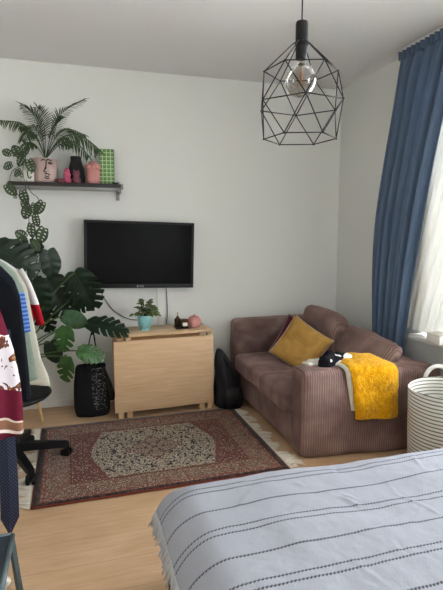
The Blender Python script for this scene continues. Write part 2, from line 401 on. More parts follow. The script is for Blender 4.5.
# ------------------------------------------------------------------ room
T = .12
struct(B('floor', ((LX+WX)/2, (BY+WY)/2, -.05), (WX-LX+.3, WY-BY+.3, .1), M['floor'], bev=0))
struct(B('ceiling', ((LX+WX)/2, (BY+WY)/2, CZ+.05), (WX-LX+.5, WY-BY+.5, .1), M['ceil'], bev=0))
struct(B('wall_back', ((LX+WX)/2, WY+T/2, CZ/2), (WX-LX+.5, T, CZ), M['wall'], bev=0))
struct(B('wall_left', (LX-T/2, (BY+WY)/2, CZ/2), (T, WY-BY, CZ), M['wall'], bev=0))
struct(B('wall_front', ((LX+WX)/2, BY-T/2, CZ/2), (WX-LX+.5, T, CZ), M['wall'], bev=0))
WT = .3
wins = [(1.65, 3.16), (-1.4, -.5)]; SZ, TZ = .78, 2.68  # second opening is unseen, added behind the camera and sized for fill light
mb = MB()
def wallseg(y0, y1, z0, z1): mb.box((WX+WT/2, (y0+y1)/2, (z0+z1)/2), (WT, y1-y0, z1-z0))
ys = [BY, wins[1][0], wins[1][1], wins[0][0], wins[0][1], WY]
wallseg(ys[0], ys[1], 0, CZ); wallseg(ys[2], ys[3], 0, CZ); wallseg(ys[4], ys[5], 0, CZ)
for a, b in wins: wallseg(a, b, 0, SZ); wallseg(a, b, TZ, CZ)
struct(mb.build('wall_right', M['wall'], smooth=False))
for i, (a, b) in enumerate(wins):
    w = bpy.data.objects.new('window_%d' % (i+1), None); COL.objects.link(w); w.location = (WX+.2, (a+b)/2, SZ); struct(w)
    wd, ht = b-a, TZ-SZ; f = MB()
    for yy in (-wd/2+.035, wd/2-.035, 0): f.box((0, yy, ht/2), (.06, .07, ht), .004)
    for zz in (.035, ht-.035): f.box((0, 0, zz), (.06, wd, .07), .004)
    f.build('window_frame', M['white'], w, auto=True)
    for s_ in (-1, 1): MB().box((0, s_*(wd/4), ht/2), (.006, wd/2-.09, ht-.13)).build('pane', M['glass'], w, smooth=False)
    MB().box((-.19, 0, -.015), (.30, wd+.06, .035), .006).build('window_sill', M['white'], w, auto=True)
for nm, c, s_ in (('baseboard_back', ((LX+WX)/2, WY-.006, .03), (WX-LX, .012, .06)), ('baseboard_right', (WX-.006, (BY+WY)/2, .03), (.012, WY-BY, .06)), ('baseboard_left', (LX+.006, (BY+WY)/2, .03), (.012, WY-BY, .06))):
    struct(B(nm, c, s_, M['white'], bev=.003))

# curtain rail
tr_ = B('curtain_rail', (2.50, 1.75, CZ-.014), (.035, 3.42, .026), M['white'], bev=.003); tag(tr_, 'white ceiling rail above the blue curtain', 'curtain rail')
# blue curtain ------------------------------------------------
def cloth_panel(prof, x0, amp, folds, seed, nu=150, nv=44, topx=None):
    # prof: list of (z, y_near, y_far)
    def interp(z):
        for k_ in range(len(prof)-1):
            a, b = prof[k_], prof[k_+1]
            if a[0] >= z >= b[0]:
                t = (a[0]-z)/(a[0]-b[0]); out = []
                pa, pb = prof[max(k_-1,0)], prof[min(k_+2,len(prof)-1)]
                for q in (1, 2):
                    ma = (b[q]-pa[q])/max(1e-6, pa[0]-b[0])*(a[0]-b[0]); mb = (pb[q]-a[q])/max(1e-6, a[0]-pb[0])*(a[0]-b[0])
                    out.append((2*t**3-3*t*t+1)*a[q]+(t**3-2*t*t+t)*ma+(-2*t**3+3*t*t)*b[q]+(t**3-t*t)*mb)
                return out
        return prof[-1][1:]
    def fn(u, v):
        z = prof[0][0]*(1-v) + prof[-1][0]*v; yn, yf = interp(z)
        uu = u + .010*noise.noise(Vector((u*5+seed, v*1.2, 0)))
        am = amp*(.55 + .65*abs(noise.noise(Vector((u*3+seed, v*1.5, 3)))) + .35*v)
        ph = 2*math.pi*folds*uu
        w = math.sin(ph) + .30*math.sin(2.3*ph+seed+v*.5) + .3*noise.noise(Vector((u*7, v*1.2, seed)))
        if v < .03: w *= .6
        yy = yn + (yf-yn)*uu + .010*math.cos(ph)*(1 if .01 < u < .99 else 0)
        return Vector((x0 + am*w, yy, z))
    return MB().grid(fn, nu, nv)
bc = thing('curtain', (2.50, 3.3, 0), 'dark blue floor-length curtain gathered beside the window, hanging from the ceiling rail', 'curtain')
cp_ = [(CZ-.03, 2.80, 3.46), (2.55, 2.93, 3.54), (2.1, 3.04, 3.64), (1.65, 3.13, 3.72), (1.2, 3.21, 3.735), (.7, 3.28, 3.71), (.03, 3.32, 3.68)]
cloth_panel(cp_, 2.503, .044, 5.5, 1.3).build('panel', M['curtain'], bc, solid=.003, off=(2.50,3.3,0))
tp = MB()
def tf(u, v):
    y = 2.80+(3.46-2.80)*u
    return Vector((2.500-.010+.030*math.sin(2*math.pi*13*u)*(1-.3*v), y, CZ-.028-.06*v))
tp.grid(tf, 200, 4).build('heading_tape', M['curtain'], bc, solid=.004, off=(2.50,3.3,0))
sc = thing('sheer_curtain', (2.56, 2.6, .8), 'white sheer voile curtain drawn aside in front of the window', 'curtain')
sp_ = [(CZ-.03, 1.9, 3.05), (2.5, 1.95, 3.10), (1.8, 2.05, 3.24), (1.3, 2.25, 3.38), (1.0, 2.40, 3.45), (.80, 2.50, 3.47)]
cloth_panel(sp_, 2.578, .014, 11, 5.1, nu=170).build('panel', M['sheer'], sc, off=(2.56,2.6,.8))

# box on sill
bx = thing('box', (atx(439,343,2.47).x, atx(439,343,2.47).y, SZ+.004), 'small white cardboard box on the window sill', 'box')
B('carton', (0,0,.028), (.11,.14,.055), M['white'], bx, .004); B('lid', (0,0,.062), (.114,.144,.014), M['label'], bx, .003)

# ------------------------------------------------------------------ rug
rc = (-.315+1.33)/2, (2.81+4.03)/2
rg = thing('rug', (rc[0], rc[1], 0), 'worn red and cream Persian rug with fringed ends on the oak floor', 'rug', rz=R(.6))
def rf(u, v): x = -HX+2*HX*u; y = -HY+2*HY*v; return Vector((x, y, .010+.002*noise.noise(Vector((x*4,y*4,0)))))
MB().grid(rf, 40, 30).build('pile', M['rug'], rg, solid=.008)
for s_ in (-1, 1):
    m_ = MB()
    for i in range(130):
        y = -HY + 2*HY*(i+.5)/130; cl = math.floor(i/6)
        rr = random.Random(cl*7+s_); L_ = .06+.07*rr.random(); sk = (rr.random()-.5)*.12
        pts = [(s_*HX, y, .008), (s_*(HX+L_*.5), y+sk*.4+rnd.uniform(-.006,.006), .007+rnd.random()*.006), (s_*(HX+L_), y+sk+rnd.uniform(-.022,.022), .006)]
        m_.tube(bez(*pts, n=4), .0026, n=4)
    tag(m_.build('fringe', M['fringe'], rg), 'cream knotted fringe', kind='stuff')

# ------------------------------------------------------------------ TV
tl, trr, br_, bl_ = at(83.7,218.8,4.44), at(194.5,223.8,4.44), at(192.3,287.6,4.44), at(84.3,288,4.44)
tc = (tl+trr+br_+bl_)/4; tw = ((trr-tl).length+(br_-bl_).length)/2; th = ((tl-bl_).length+(trr-br_).length)/2
tv = thing('television', (tc.x, 4.42, tc.z), 'wall-mounted black flat-screen television above the folded table', 'television')
tv.rotation_euler = (0, R(1.4), 0)
f = MB(); bz = .022
f.box((0,.02,-th/2+.018), (tw,.04,.036), .004).box((0,.02,th/2-bz/2), (tw,.04,bz), .004).box((-tw/2+bz/2,.02,0), (bz,.04,th), .004).box((tw/2-bz/2,.02,0), (bz,.04,th), .004)
f.build('bezel', M['black'], tv, auto=True)
B('screen', (0,.012,.006), (tw-.03,.012,th-.05), M['screen'], tv, 0, smooth=False)
B('rear_housing', (0,.055,0), (tw-.08,.045,th-.08), M['black'], tv, .01)
B('wall_bracket', (0,.092,0), (.3,.036,.24), M['blackmat'], tv, .002)
def text(s, size, mat, parent, loc, rot=(R(90),0,0)):
    c = bpy.data.curves.new('logo', 'FONT'); c.body = s; c.size = size; c.extrude = .0006; c.align_x = 'CENTER'
    o = bpy.data.objects.new('tmp', c); COL.objects.link(o); bpy.context.view_layer.update()
    me = bpy.data.meshes.new_from_object(o.evaluated_get(bpy.context.evaluated_depsgraph_get())); bpy.data.objects.remove(o)
    me.materials.append(mat); q = bpy.data.objects.new('logo', me); COL.objects.link(q); q.parent = parent; q.location = loc; q.rotation_euler = rot; return q
M['logo'] = plain('logo_silver', srgb(200,200,200), .4, .4)
text('LG', .026, M['logo'], tv, (.012, -.0016, -th/2+.009))
lm = MB(); lm.tube([(-.022+.009*math.cos(q), -.0012, -th/2+.018+.009*math.sin(q)) for q in [2*math.pi*i/20 for i in range(19)]], .0016, 6); lm.build('logo', M['logo'], tv)
# cables
c1 = smoothpath([at(166,287,4.50), at(167,300,4.538), at(167.5,312,4.542), at(167,318,4.53), at(166,326,4.535)])
tag(MB().tube(c1, .0035, 6).build('cable', M['cable']), 'black cable hanging straight down from under the television', 'cable')
c2 = smoothpath([at(99,287,4.50), at(103,296,4.53), at(112,309,4.538), at(122,316,4.54), at(131,319.5,4.54), at(140,320,4.54)])
tag(MB().tube(c2, .0035, 6).build('cable', M['cable']), 'black cable curving from the television behind the table plant', 'cable')
c3 = smoothpath([at(157,288,4.50), at(157,300,4.54), at(158,312,4.542), at(158,325,4.54)])
tag(MB().tube(c3, .003, 6).build('cable', M['whitecable']), 'thin white cable running down the wall behind the plant', 'cable')

# ------------------------------------------------------------------ gateleg table
TH = .722
g0 = at(114,335,4.05); g1 = at(213,327,4.05)
tx0, tx1 = g0.x+.024, g1.x+.012; tw_ = tx1-tx0
gt = thing('gateleg_table', (tx0, 4.045, 0), 'folded birch gateleg table against the white wall, leaf hanging down', 'table', rz=R(3.0))
B('tabletop', (tw_/2, .20, TH-.011), (tw_+.004, .365, .022), M['birch'], gt, .003)
B('leaf', (tw_/2-.014, .012, TH/2+.006), (tw_+.034, .022, TH-.022-.088), M['birch'], gt, .003)
B('leaf', (tw_/2, .345, TH/2+.010), (tw_, .020, TH-.022-.082), M['birch'], gt, .003)
for lx in (.022, .095, tw_-.095, tw_-.022):
    B('leg', (lx, .050, (TH-.03)/2), (.045, .055, TH-.03), M['birch'], gt, .003)
    B('leg', (lx, .27, (TH-.03)/2), (.045, .055, TH-.03), M['birch'], gt, .003)
B('drawer_block', (tw_/2, .165, .40), (tw_-.24, .22, .58), M['birch_edge'], gt, .003)
for lx in (.06, tw_-.06): B('foot_rail', (lx, .165, .055), (.04, .2, .04), M['birch'], gt, .003)

def tpos(u, v): p = atz(u, v, TH); p.y = min(p.y, 4.36); return p
# table plant
p = at(145, 326, 4.25); p.z = TH
pl = thing('potted_plant', (p.x, 4.25, TH), 'small leafy plant in a turquoise footed pot on the table', 'plant')
MB().lathe([(.044,0),(.046,.010),(.036,.018),(.040,.026),(.058,.045),(.064,.085),(.068,.132),(.062,.134),(.060,.112),(.02,.11)]).build('pot', M['turq'], pl)
MB().lathe([(.060,.108),(.058,.116),(.02,.12)]).build('soil', M['soil'], pl)
def small_leaf(mb, base, d, nrm, L_, W_, cup=.15, n=5):
    d = d.normalized(); s1 = d.cross(nrm).normalized(); nn = s1.cross(d).normalized()
    rows = []
    for i in range(n+1):
        t = i/n; w = W_*math.sin(math.pi*min(1, t*.93+.05))**.75*(1-.25*t)
        c = base + d*(L_*t) - nn*(cup*L_*t*t)
        rows.append([mb.bm.verts.new(c - s1*w + nn*w*.35), mb.bm.verts.new(c), mb.bm.verts.new(c + s1*w + nn*w*.35)])
    mb.loft(rows, False)
m_ = MB(); st = MB(); r2 = random.Random(4)
for i in range(120):
    a = r2.uniform(0, 2*math.pi); e = r2.uniform(-.1, 1.2); L_ = r2.uniform(.045, .066)
    hd = Vector((math.cos(a)*math.cos(e), math.sin(a)*math.cos(e)*.8, math.sin(e)))
    o = Vector((0,0,.125)); tip = o + Vector((hd.x*r2.uniform(.02,.105), hd.y*.08, .01+hd.z*r2.uniform(.01,.15)))
    if abs(tip.y) > .12: tip.y *= .6
    st.tube([o*1.0+Vector((hd.x*.02,hd.y*.02,-.012)), (o+tip)/2+Vector((0,0,.015)), tip], .0018, 4)
    small_leaf(m_, tip, Vector((hd.x, hd.y-.1, hd.z*.5-.1)), Vector((-.2*hd.x,-.5,.9)), L_*.72, L_*.27, .3)
m_.build('foliage', M['leaf_var'], pl); st.build('stems', M['stem'], pl)
# diffuser, candle, pink pot
p = at(178, 319, 4.30); tr = thing('tray', (p.x+.022, 4.255, TH), 'small dark tray under the candle jars on the table', 'tray')
MB().box((0,0,.004), (.125,.15,.008), .003).build('dish', M['shelf'], tr, auto=True)
df = thing('reed_diffuser', (p.x-.004, 4.30, TH+.009), 'dark bottle with wooden stick standing behind the candle jar', 'diffuser')
MB().lathe([(.026,0),(.030,.004),(.030,.06),(.026,.07),(.013,.078),(.013,.09),(.004,.09)], n=20).build('bottle', M['amber'], df)
MB().tube([(0,0,.02),(.002,-.004,.125)], .005, 6).build('stick', M['reed'], df)
cd = thing('candle_jar', (p.x+.040, 4.21, TH+.009), 'amber glass candle jar with white label beside the pink pot', 'candle')
MB().lathe([(.029,0),(.032,.004),(.032,.062),(.028,.062),(.027,.02),(.005,.02)], n=22).build('glass', M['amber'], cd)
MB().lathe([(.0335,.060),(.0335,.072),(.03,.075),(.002,.075)], n=22).build('lid', M['kraft'], cd)
def lab(u, v): a = R(-90-42+84*u); return Vector((.0328*math.cos(a), .0328*math.sin(a), .018+.032*v))
MB().grid(lab, 8, 2).build('label', M['label'], cd)
p = at(194.3, 321, 4.27); pk = thing('sugar_pot', (p.x, 4.27, TH), 'round pink ceramic pot with lid at the table right end', 'pot')
MB().lathe([(.034,0),(.046,.006),(.060,.03),(.064,.05),(.060,.072),(.052,.084),(.045,.086),(.01,.086)]).build('bowl', M['pink'], pk)
MB().lathe([(.050,.084),(.044,.092),(.030,.099),(.014,.102),(.009,.105),(.011,.110),(.007,.114),(.001,.115)]).build('lid', M['pink'], pk)

# ------------------------------------------------------------------ wall shelf
SY0, SY1 = 4.33, 4.545
a = at(7.5, 181, SY0); b = at(121, 184, SY0); ST = (a.z+b.z)/2
sh = thing('wall_shelf', (a.x, SY0, ST), 'dark brown wall shelf with steel brackets holding plants and ceramics', 'shelf')
sw = b.x-a.x
B('board', (sw/2, (SY1-SY0)/2, -.016), (sw, SY1-SY0, .030), M['shelf'], sh, .002)
B('rail', (sw/2, (SY1-SY0)/2, -.040), (sw+.012, SY1-SY0-.02, .018), M['steel'], sh, .003)
for xx in (.03, sw-.012):
    m_ = MB(); m_.box((xx, .10, -.066), (.03, .18, .012), .002); m_.box((xx, .02, -.045), (.03,.02,.05), .002); m_.box((xx, .208, -.085), (.03,.010,.08), .002)
    m_.build('bracket', M['steel'], sh, auto=True)
B('end_cap', (sw+.010, .02, -.022), (.018, .03, .045), M['steel'], sh, .002)
def son(u, Y=4.42): q = at(u, 180, Y); return Vector((q.x, Y, ST))
# palm
q = son(45, 4.42)
pm = thing('potted_palm', q, 'feathery parlour palm in a blush pot with a line-drawn face, on the shelf', 'plant')
PR = .104
MB().lathe([(.072,0),(.086,.004),(.094,.02),(PR,.19),(PR-.006,.192),(PR-.010,.165),(.02,.16)], n=36).build('pot', M['pot_pink'], pm)
MB().lathe([(PR-.010,.160),(PR-.012,.168),(.02,.172)]).build('soil', M['soil'], pm)
# face drawing : strokes on pot front
def onpot(dx, z, out=.0015):
    rr = .094 + (PR-.094)*(z-.02)/.17 + out; ang = R(-90)+ (dx/rr) + YAW*0 + R(-4)
    return Vector((rr*math.cos(ang), rr*math.sin(ang), z))
_op = onpot
onpot = lambda dx, z, out=.0015: _op(dx*1.15+.022, z, out)
fc = MB()
for stroke in ([(.005,.172),(.002,.13),(-.004,.11),(-.014,.088),(-.010,.080),(.004,.080)], [(.005,.172),(.02,.178),(.045,.170)], [(.018,.150),(.032,.158),(.048,.150),(.034,.145),(.018,.150)],
               [(-.030,.168),(-.014,.176),(-.002,.172)], [(-.010,.062),(.004,.068),(.018,.062),(.028,.060)], [(-.008,.050),(.006,.042),(.020,.050)], [(.002,.118),(-.002,.10)], [(-.012,.035),(.010,.028),(.022,.034)]):
    fc.tube(smoothpath([onpot(*s_) for s_ in stroke], 4), .0042, 5)
fc.build('face_drawing', M['ink'], pm)
def frond(pts, nleaf, Lmax, seed, droop=.5, w=.007):
    r = random.Random(seed); path = smoothpath(pts, 8); m = MB()
    m.tube(path, [.0035*(1-.7*i/(len(path)-1)) for i in range(len(path))], 5)
    total = len(path)-1
    for i in range(nleaf):
        t = .30 + .70*i/(nleaf-1); f_ = t*total; k0 = min(int(f_), total-1); c = path[k0].lerp(path[k0+1], f_-k0)
        tg = (path[k0+1]-path[k0]).normalized()
        side = tg.cross(Vector((0,-.55,.85))).normalized()
        L_ = Lmax*(math.sin(math.pi*min(1,(.12+.80*(i/(nleaf-1)))))**.6)*r.uniform(.85,1.1)
        for s_ in (-1, 1):
            d = (tg*.75 + side*s_*.75 + Vector((0,-.15*r.random(),-droop*.25))).normalized()
            nrm = Vector((r.uniform(-.3,.3), -.6, .8))
            small_leaf(m, c, d, nrm, L_, w*r.uniform(.8,1.1), .15+droop*.35, 5)
    small_leaf(m, path[-1], (path[-1]-path[-2]).normalized(), Vector((0,-.5,.8)), Lmax*.6, w, .2, 5)
    return m
fr = [([(45,158,4.42),(36,138,4.38),(22,124,4.30),(2,121,4.22)],17,.085,.9),
      ([(45,158,4.42),(42,136,4.42),(34,116,4.40),(23,106,4.36)],18,.085,.35),
      ([(45,158,4.42),(45,135,4.41),(43,120,4.41),(38,109,4.41)],14,.08,.4),
      ([(46,158,4.42),(54,134,4.42),(62,114,4.40),(83,101,4.36)],17,.075,.2),
      ([(47,158,4.42),(62,138,4.36),(80,136,4.30),(99,150,4.22)],20,.09,1.2),
      ([(47,158,4.42),(60,145,4.34),(74,142,4.26),(88,156,4.20)],15,.075,1.2),
      ([(46,158,4.42),(56,138,4.41),(68,130,4.41),(84,135,4.41)],15,.075,.6),
      ([(44,158,4.42),(36,146,4.34),(28,143,4.26),(17,153,4.20)],14,.065,1.1),
      ([(45,158,4.42),(38,140,4.34),(30,132,4.26),(22,140,4.16)],13,.07,.9),
      ([(46,158,4.42),(50,138,4.36),(54,126,4.30),(57,118,4.24)],13,.075,.5),
      ([(45,158,4.42),(41,140,4.41),(34,128,4.41),(22,127,4.41)],14,.075,.8),
      ([(46,158,4.42),(54,146,4.34),(62,138,4.24),(70,146,4.16)],12,.065,1.1)]
for i, (pp, nl, L_, dr) in enumerate(fr):
    frond([at(*t)+Vector((0,0,.004)) for t in pp], int(nl*1.25), L_*1.35, i, dr, w=.0066).build('frond', M['leaf_palm'], pm, off=q)

# broad-leaf generator ------------------------------------------------
def big_leaf(size, lobes=5, split=.42, holes=False, seed=0, width=.46, fold=.18, droop=.25, slots=True):
    r = random.Random(seed); C_ = 6; nt = lobes*C_; ns = 16
    def W(t): return width*(math.sin(math.pi*(.10+.88*t)**.78))**.72
    def fn(i, j):
        t = i/nt; s_ = -1 + 2*j/ns; a = abs(s_)
        lc = (math.floor(min(i, nt-1)/C_)+.5)/lobes
        tt = t
        if slots and a > split: tt = lc + (t-lc)*(1 - .30*((a-split)/(1-split))**2)
        y = tt - .02 + .16*a**1.6*(1-tt) - .26*a*(1-tt)**4 + (.10*a*a if slots else .03*a*a)
        x = s_*W(t)*(1+(.05*math.sin(t*lobes*2*math.pi) if slots else 0))
        z = fold*a*W(t) - droop*(y*y) - .15*a*a*W(t) + .02*math.sin(t*lobes*2*math.pi)*a
        return Vector((x, y, z))*size
    m = MB(); V = [[m.bm.verts.new(fn(i, j)) for j in range(ns+1)] for i in range(nt+1)]
    for i in range(nt):
        for j in range(ns):
            a = abs(-1 + 2*(j+.5)/ns); c = i % C_
            if slots and c == C_-1 and a > split and C_ < i+1 < nt-1: continue
            if holes and c in (2,3) and .22 < a < .66 and 1 < i < nt-4: continue
            m.bm.faces.new((V[i][j], V[i+1][j], V[i+1][j+1], V[i][j+1]))
    # midrib
    m.tube([Vector((0, fn(int(nt*t), ns//2).y, fn(int(nt*t), ns//2).z+.004*size)) for t in (0,.25,.5,.75,1)], [.012*size,.010*size,.008*size,.005*size,.002*size], 5)
    return m
def orient(m, pos, ang, yawt, tilt):
    """tip direction by clock angle seen from the room; blade normal toward the room"""
    d = Vector((ca,-sa,0))*math.cos(R(ang)) + Vector((0,0,1))*math.sin(R(ang))
    n = Vector((-sa,-ca,0)); n = (n + Vector((0,0,1))*tilt + CR*yawt).normalized()
    s_ = d.cross(n).normalized(); n = s_.cross(d).normalized()
    Rm = Matrix((s_, d, n)).transposed()
    for v in m.bm.verts: v.co = Rm @ v.co + pos
    return m
# hanging vine
q2 = son(27, 4.40)
vn = thing('trailing_plant', q2, 'swiss cheese vine trailing from a white patterned pot off the shelf left end', 'plant')
MB().lathe([(.048,0),(.058,.004),(.066,.03),(.070,.125),(.064,.127),(.060,.11),(.01,.105)]).build('pot', M['pot_white'], vn)
MB().lathe([(.061,.104),(.058,.112),(.01,.114)]).build('soil', M['soil'], vn)
def onpot2(dx, z, rr=.0685): ang = R(-92)+dx/rr; return Vector((rr*math.cos(ang), rr*math.sin(ang), z))
pt = MB(); pt.tube(smoothpath([onpot2(.03+.016*math.cos(a_), .062+.034*math.sin(a_)) for a_ in [i*math.pi/5 for i in range(10)]]), .005, 6)
pt.tube(smoothpath([onpot2(-.035+.010*math.cos(a_), .05+.016*math.sin(a_)) for a_ in [i*math.pi/5 for i in range(10)]]), .004, 6)
pt.build('pot_pattern', M['pot_green'], vn)
VY = 4.26
stems = [[(26,164,4.40),(24,160,4.32),(23,172,VY),(25,184,VY),(27,196,VY),(28,208,VY),(33,220,VY),(31,230,VY),(33,240,VY),(40,252,VY)],
         [(26,164,4.40),(20,166,4.30),(12,172,VY),(10,182,VY),(16,192,VY),(24,202,VY)],
         [(26,180,VY),(31,192,VY),(37,197,VY),(39,202,VY),(37,209,VY)],
         [(26,164,4.40),(18,157,4.33),(10,155,4.28)], [(28,212,VY),(29,225,VY),(25,234,VY)]]
m_ = MB()
for s_ in stems: m_.tube(smoothpath([at(*t) for t in s_], 6), .0028, 5)
m_.build('stems', M['stemdark'], vn, off=q2)
for i, (u, v, px, ang, tl_) in enumerate([(6,152,12,155,.3),(7,166,12,200,.2),(16,150,15,120,.5),(25,151,15,60,.4),(20,161,14,230,.3),(31,166,15,-70,.1),(17,173,11,215,.2),(11,190,16,-50,.1),
      (24,198,17,-80,0),(26,206,13,-60,.2),(26,213,16,-110,0),(39,208,17,-125,0),(34,209,13,-100,.2),(36,221,15,-85,.1),(20,234,15,150,.2),(31,231,17,-95,0),(41,236,20,-115,.1),(36,246,14,-60,.1),(22,241,12,-130,.1)]):
    L_ = px*.0066; P_ = at(u, v, VY+rnd.uniform(-.03,.02)) - (CR*math.cos(R(ang)) + Vector((0,0,1))*math.sin(R(ang)))*L_*.5
    orient(big_leaf(L_, 5, holes=True, slots=False, seed=i, width=.40, droop=.2), P_, ang, rnd.uniform(-.4,.4), tl_).build('leaf', M['leaf_vine'], vn, off=q2)
# shelf ornaments
def shelf_thing(name, u, Y, label, cat, group=None): return thing(name, son(u, Y), label, cat, group)
o = shelf_thing('candle', 67.3, 4.37, 'bright pink stacked bubble candle in front of the black vase', 'candle')
MB().lathe([(.024,0),(.034,.012),(.034,.035),(.024,.048),(.028,.058),(.030,.072),(.020,.085),(.020,.092),(.024,.102),(.017,.115),(.004,.122)], n=20).build('wax', M['hotpink'], o)
MB().tube([(0,0,.118),(.002,0,.134)], .0018, 5).build('wick', M['label'], o)
o = shelf_thing('candle', 76.5, 4.37, 'plum coloured small figure candle right of the bright pink one', 'candle')
MB().lathe([(.026,0),(.033,.01),(.033,.04),(.022,.055),(.030,.075),(.028,.088),(.016,.098),(.004,.102)], n=20).build('wax', M['mauvewax'], o)
for s_ in (-1,1): MB().box((s_*.018,0,.10),(.014,.014,.022),.004).build('ear', M['mauvewax'], o, auto=True)
o = shelf_thing('dish', 60.2, 4.35, 'low dusty pink dish beside the blush face pot', 'dish')
MB().lathe([(.020,0),(.034,.006),(.040,.026),(.036,.028),(.03,.012),(.004,.010)], n=24).build('bowl', M['mauvewax'], o)
o = shelf_thing('vase', 76.5, 4.475, 'black matte faceted vase standing behind the pink candles', 'vase')
MB().lathe([(.055,0),(.070,.01),(.074,.06),(.062,.14),(.045,.20),(.046,.232),(.040,.234),(.036,.19),(.01,.18)], n=9).build('body', M['vase'], o, smooth=False)
o = shelf_thing('vase', 93.2, 4.41, 'coral pink ceramic vase with bulging ring of knobs near the rim', 'vase')
m_ = MB().lathe([(.050,0),(.056,.005),(.058,.06),(.056,.120),(.044,.135),(.034,.145),(.034,.185),(.030,.188),(.026,.15),(.006,.15)], n=28)
m_.build('body', M['pink'], o)
m_ = MB()
for i in range(8):
    a_ = 2*math.pi*i/8; m_.soft((.046*math.cos(a_), .046*math.sin(a_), .142), (.044,.044,.046), .0215, n=5)
m_.build('knobs', M['pink'], o)
q = son(107.3, 4.44)
o = thing('box', q, 'green checked cardboard box at the right end of the shelf', 'box')
o.rotation_euler = (0,0,R(-8)); B('carton', (0,0,.150), (.118,.060,.300), M['check'], o, .002); B('side_panel', (.0600,0,.150), (.002,.056,.296), M['green_side'], o, 0)
o = shelf_thing('succulent', 115.5, 4.39, 'tiny dark succulent lying at the right end of the shelf', 'plant')
m_ = MB()
for i in range(14): a_ = i*2.4; small_leaf(m_, Vector((.006*math.cos(a_),.006*math.sin(a_),.004)), Vector((math.cos(a_)*1.3,math.sin(a_),.35+.04*i)), Vector((0,0,1)), .038, .007, .1)
m_.build('foliage', M['leaf_dark'], o)

# ------------------------------------------------------------------ monstera
MP = Vector((-.52, 4.22, 0))
ps = thing('plant_stand', MP, 'plant stand with pale tapered wooden legs behind the desk chair', 'plant stand')
for a_ in (-8, 82, 172, 262):
    d_ = Vector((math.cos(R(a_)), math.sin(R(a_)), 0))
    MB().tube([d_*.215, d_*.165+Vector((0,0,.30))], [.011,.017], 10).build('leg', M['woodleg'], ps)
m_ = MB().lathe([(.17,.27),(.185,.275),(.185,.295),(.17,.30)], n=30); m_.build('tray', M['woodleg'], ps)
mo = thing('monstera', MP+Vector((0,0,.302)), 'tall monstera with large split leaves left of the television', 'plant')
MB().lathe([(.12,0),(.135,.01),(.16,.25),(.15,.252),(.145,.22),(.02,.215)], n=32).build('pot', M['pot_grey'], mo)
MB().lathe([(.145,.212),(.14,.225),(.02,.23)]).build('soil', M['soil'], mo)
top = MP + Vector((0,0,.53))
LV = [ # u,v(centre), px length, tip angle, depth, material, lobes, slots, yaw, tilt
 (84,291,38,-65,4.22,'d',6,1,-.1,.25),(51,265,26,-80,4.28,'d',4,0,.6,.1),(14,258,40,-25,4.10,'d',6,1,.1,.7),(27,246,26,165,4.30,'d',4,1,0,.8),
 (58,297,40,-60,4.34,'d',6,1,.2,.3),(37,299,34,-80,4.20,'d',5,0,.2,0),(76,320,22,-20,4.16,'m',4,0,0,.4),(64,340,24,-100,4.10,'l',4,1,.2,0),
 (91,354,23,-15,4.02,'l',5,1,0,.5),(65,370,24,-105,4.08,'l',4,1,-.3,0),(54,353,22,-75,4.30,'d',4,0,.3,0),(108,325,35,-5,4.02,'d',6,1,0,2.6),
 (44,318,28,-70,4.36,'d',5,1,.1,.2),(6,276,34,-60,4.3,'d',5,1,.1,.2),(82,300,30,-130,4.4,'d',5,1,.1,.3)]
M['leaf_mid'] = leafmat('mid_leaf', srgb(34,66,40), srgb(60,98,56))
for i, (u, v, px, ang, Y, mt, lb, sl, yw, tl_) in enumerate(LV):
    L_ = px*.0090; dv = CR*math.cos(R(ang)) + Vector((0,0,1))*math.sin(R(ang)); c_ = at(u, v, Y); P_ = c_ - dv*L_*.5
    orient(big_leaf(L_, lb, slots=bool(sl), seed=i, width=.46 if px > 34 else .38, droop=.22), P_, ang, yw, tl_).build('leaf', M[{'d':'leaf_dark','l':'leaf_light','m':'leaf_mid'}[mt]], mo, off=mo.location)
    mid = (top+P_)/2 + Vector((0,.02,.16 if v < 330 else .05)); mid.y = min(mid.y, 4.45)
    MB().tube(bez(top+Vector((rnd.uniform(-.04,.04),rnd.uniform(-.04,.04),-.03)), mid, P_, 10), .0055, 6).build('petiole', M['stem'], mo, off=mo.location)

# ------------------------------------------------------------------ tote bag, backpack
bp = at(92, 418, 4.20); TB = Vector((.10, 4.22, 0))
tb = thing('tote_bag', TB, 'black tote bag with white script hanging straps, slumped left of the table', 'bag')
def loft_bag(levels, n=28, seed=0, crumple=.012, sq=2.6):
    m = MB(); rings = []
    for (z, cx, cy, rx, ry) in levels:
        ring = []
        for j in range(n):
            a_ = 2*math.pi*j/n; c_, s_ = math.cos(a_), math.sin(a_)
            e = 2/sq; p_ = Vector((cx + rx*math.copysign(abs(c_)**e, c_), cy + ry*math.copysign(abs(s_)**e, s_), z))
            w = noise.noise(Vector((c_*2.5+seed, s_*2.5, z*9)))*crumple; p_ += Vector((c_, s_, 0))*w
            ring.append(m.bm.verts.new(p_))
        rings.append(ring)
    m.loft(rings); m.bm.faces.new(rings[0][::-1]); m.bm.faces.new(rings[-1]); return m
loft_bag([(0,.0,0,.135,.05),(.02,0,0,.15,.062),(.10,.0,0,.152,.068),(.2,-.005,0,.145,.062),(.3,-.01,0,.138,.055),(.38,-.01,0,.130,.045),(.43,-.01,.01,.125,.035),(.455,-.005,.01,.118,.02),(.46,-.005,.01,.10,.012)], seed=2, crumple=.02).build('body', M['tote'], tb, sub=1)
for dy in (-.018, .024):
    MB().tube(smoothpath([(-.055,dy,.43),(-.03,dy+.01,.56),(.005,.05,.70),(.02,.06,.715),(.03,.05,.70),(.045,dy+.01,.56),(.06,dy,.43)], 6), .016, 8, ell=(1,.25)).build('strap', M['black_cloth'], tb)
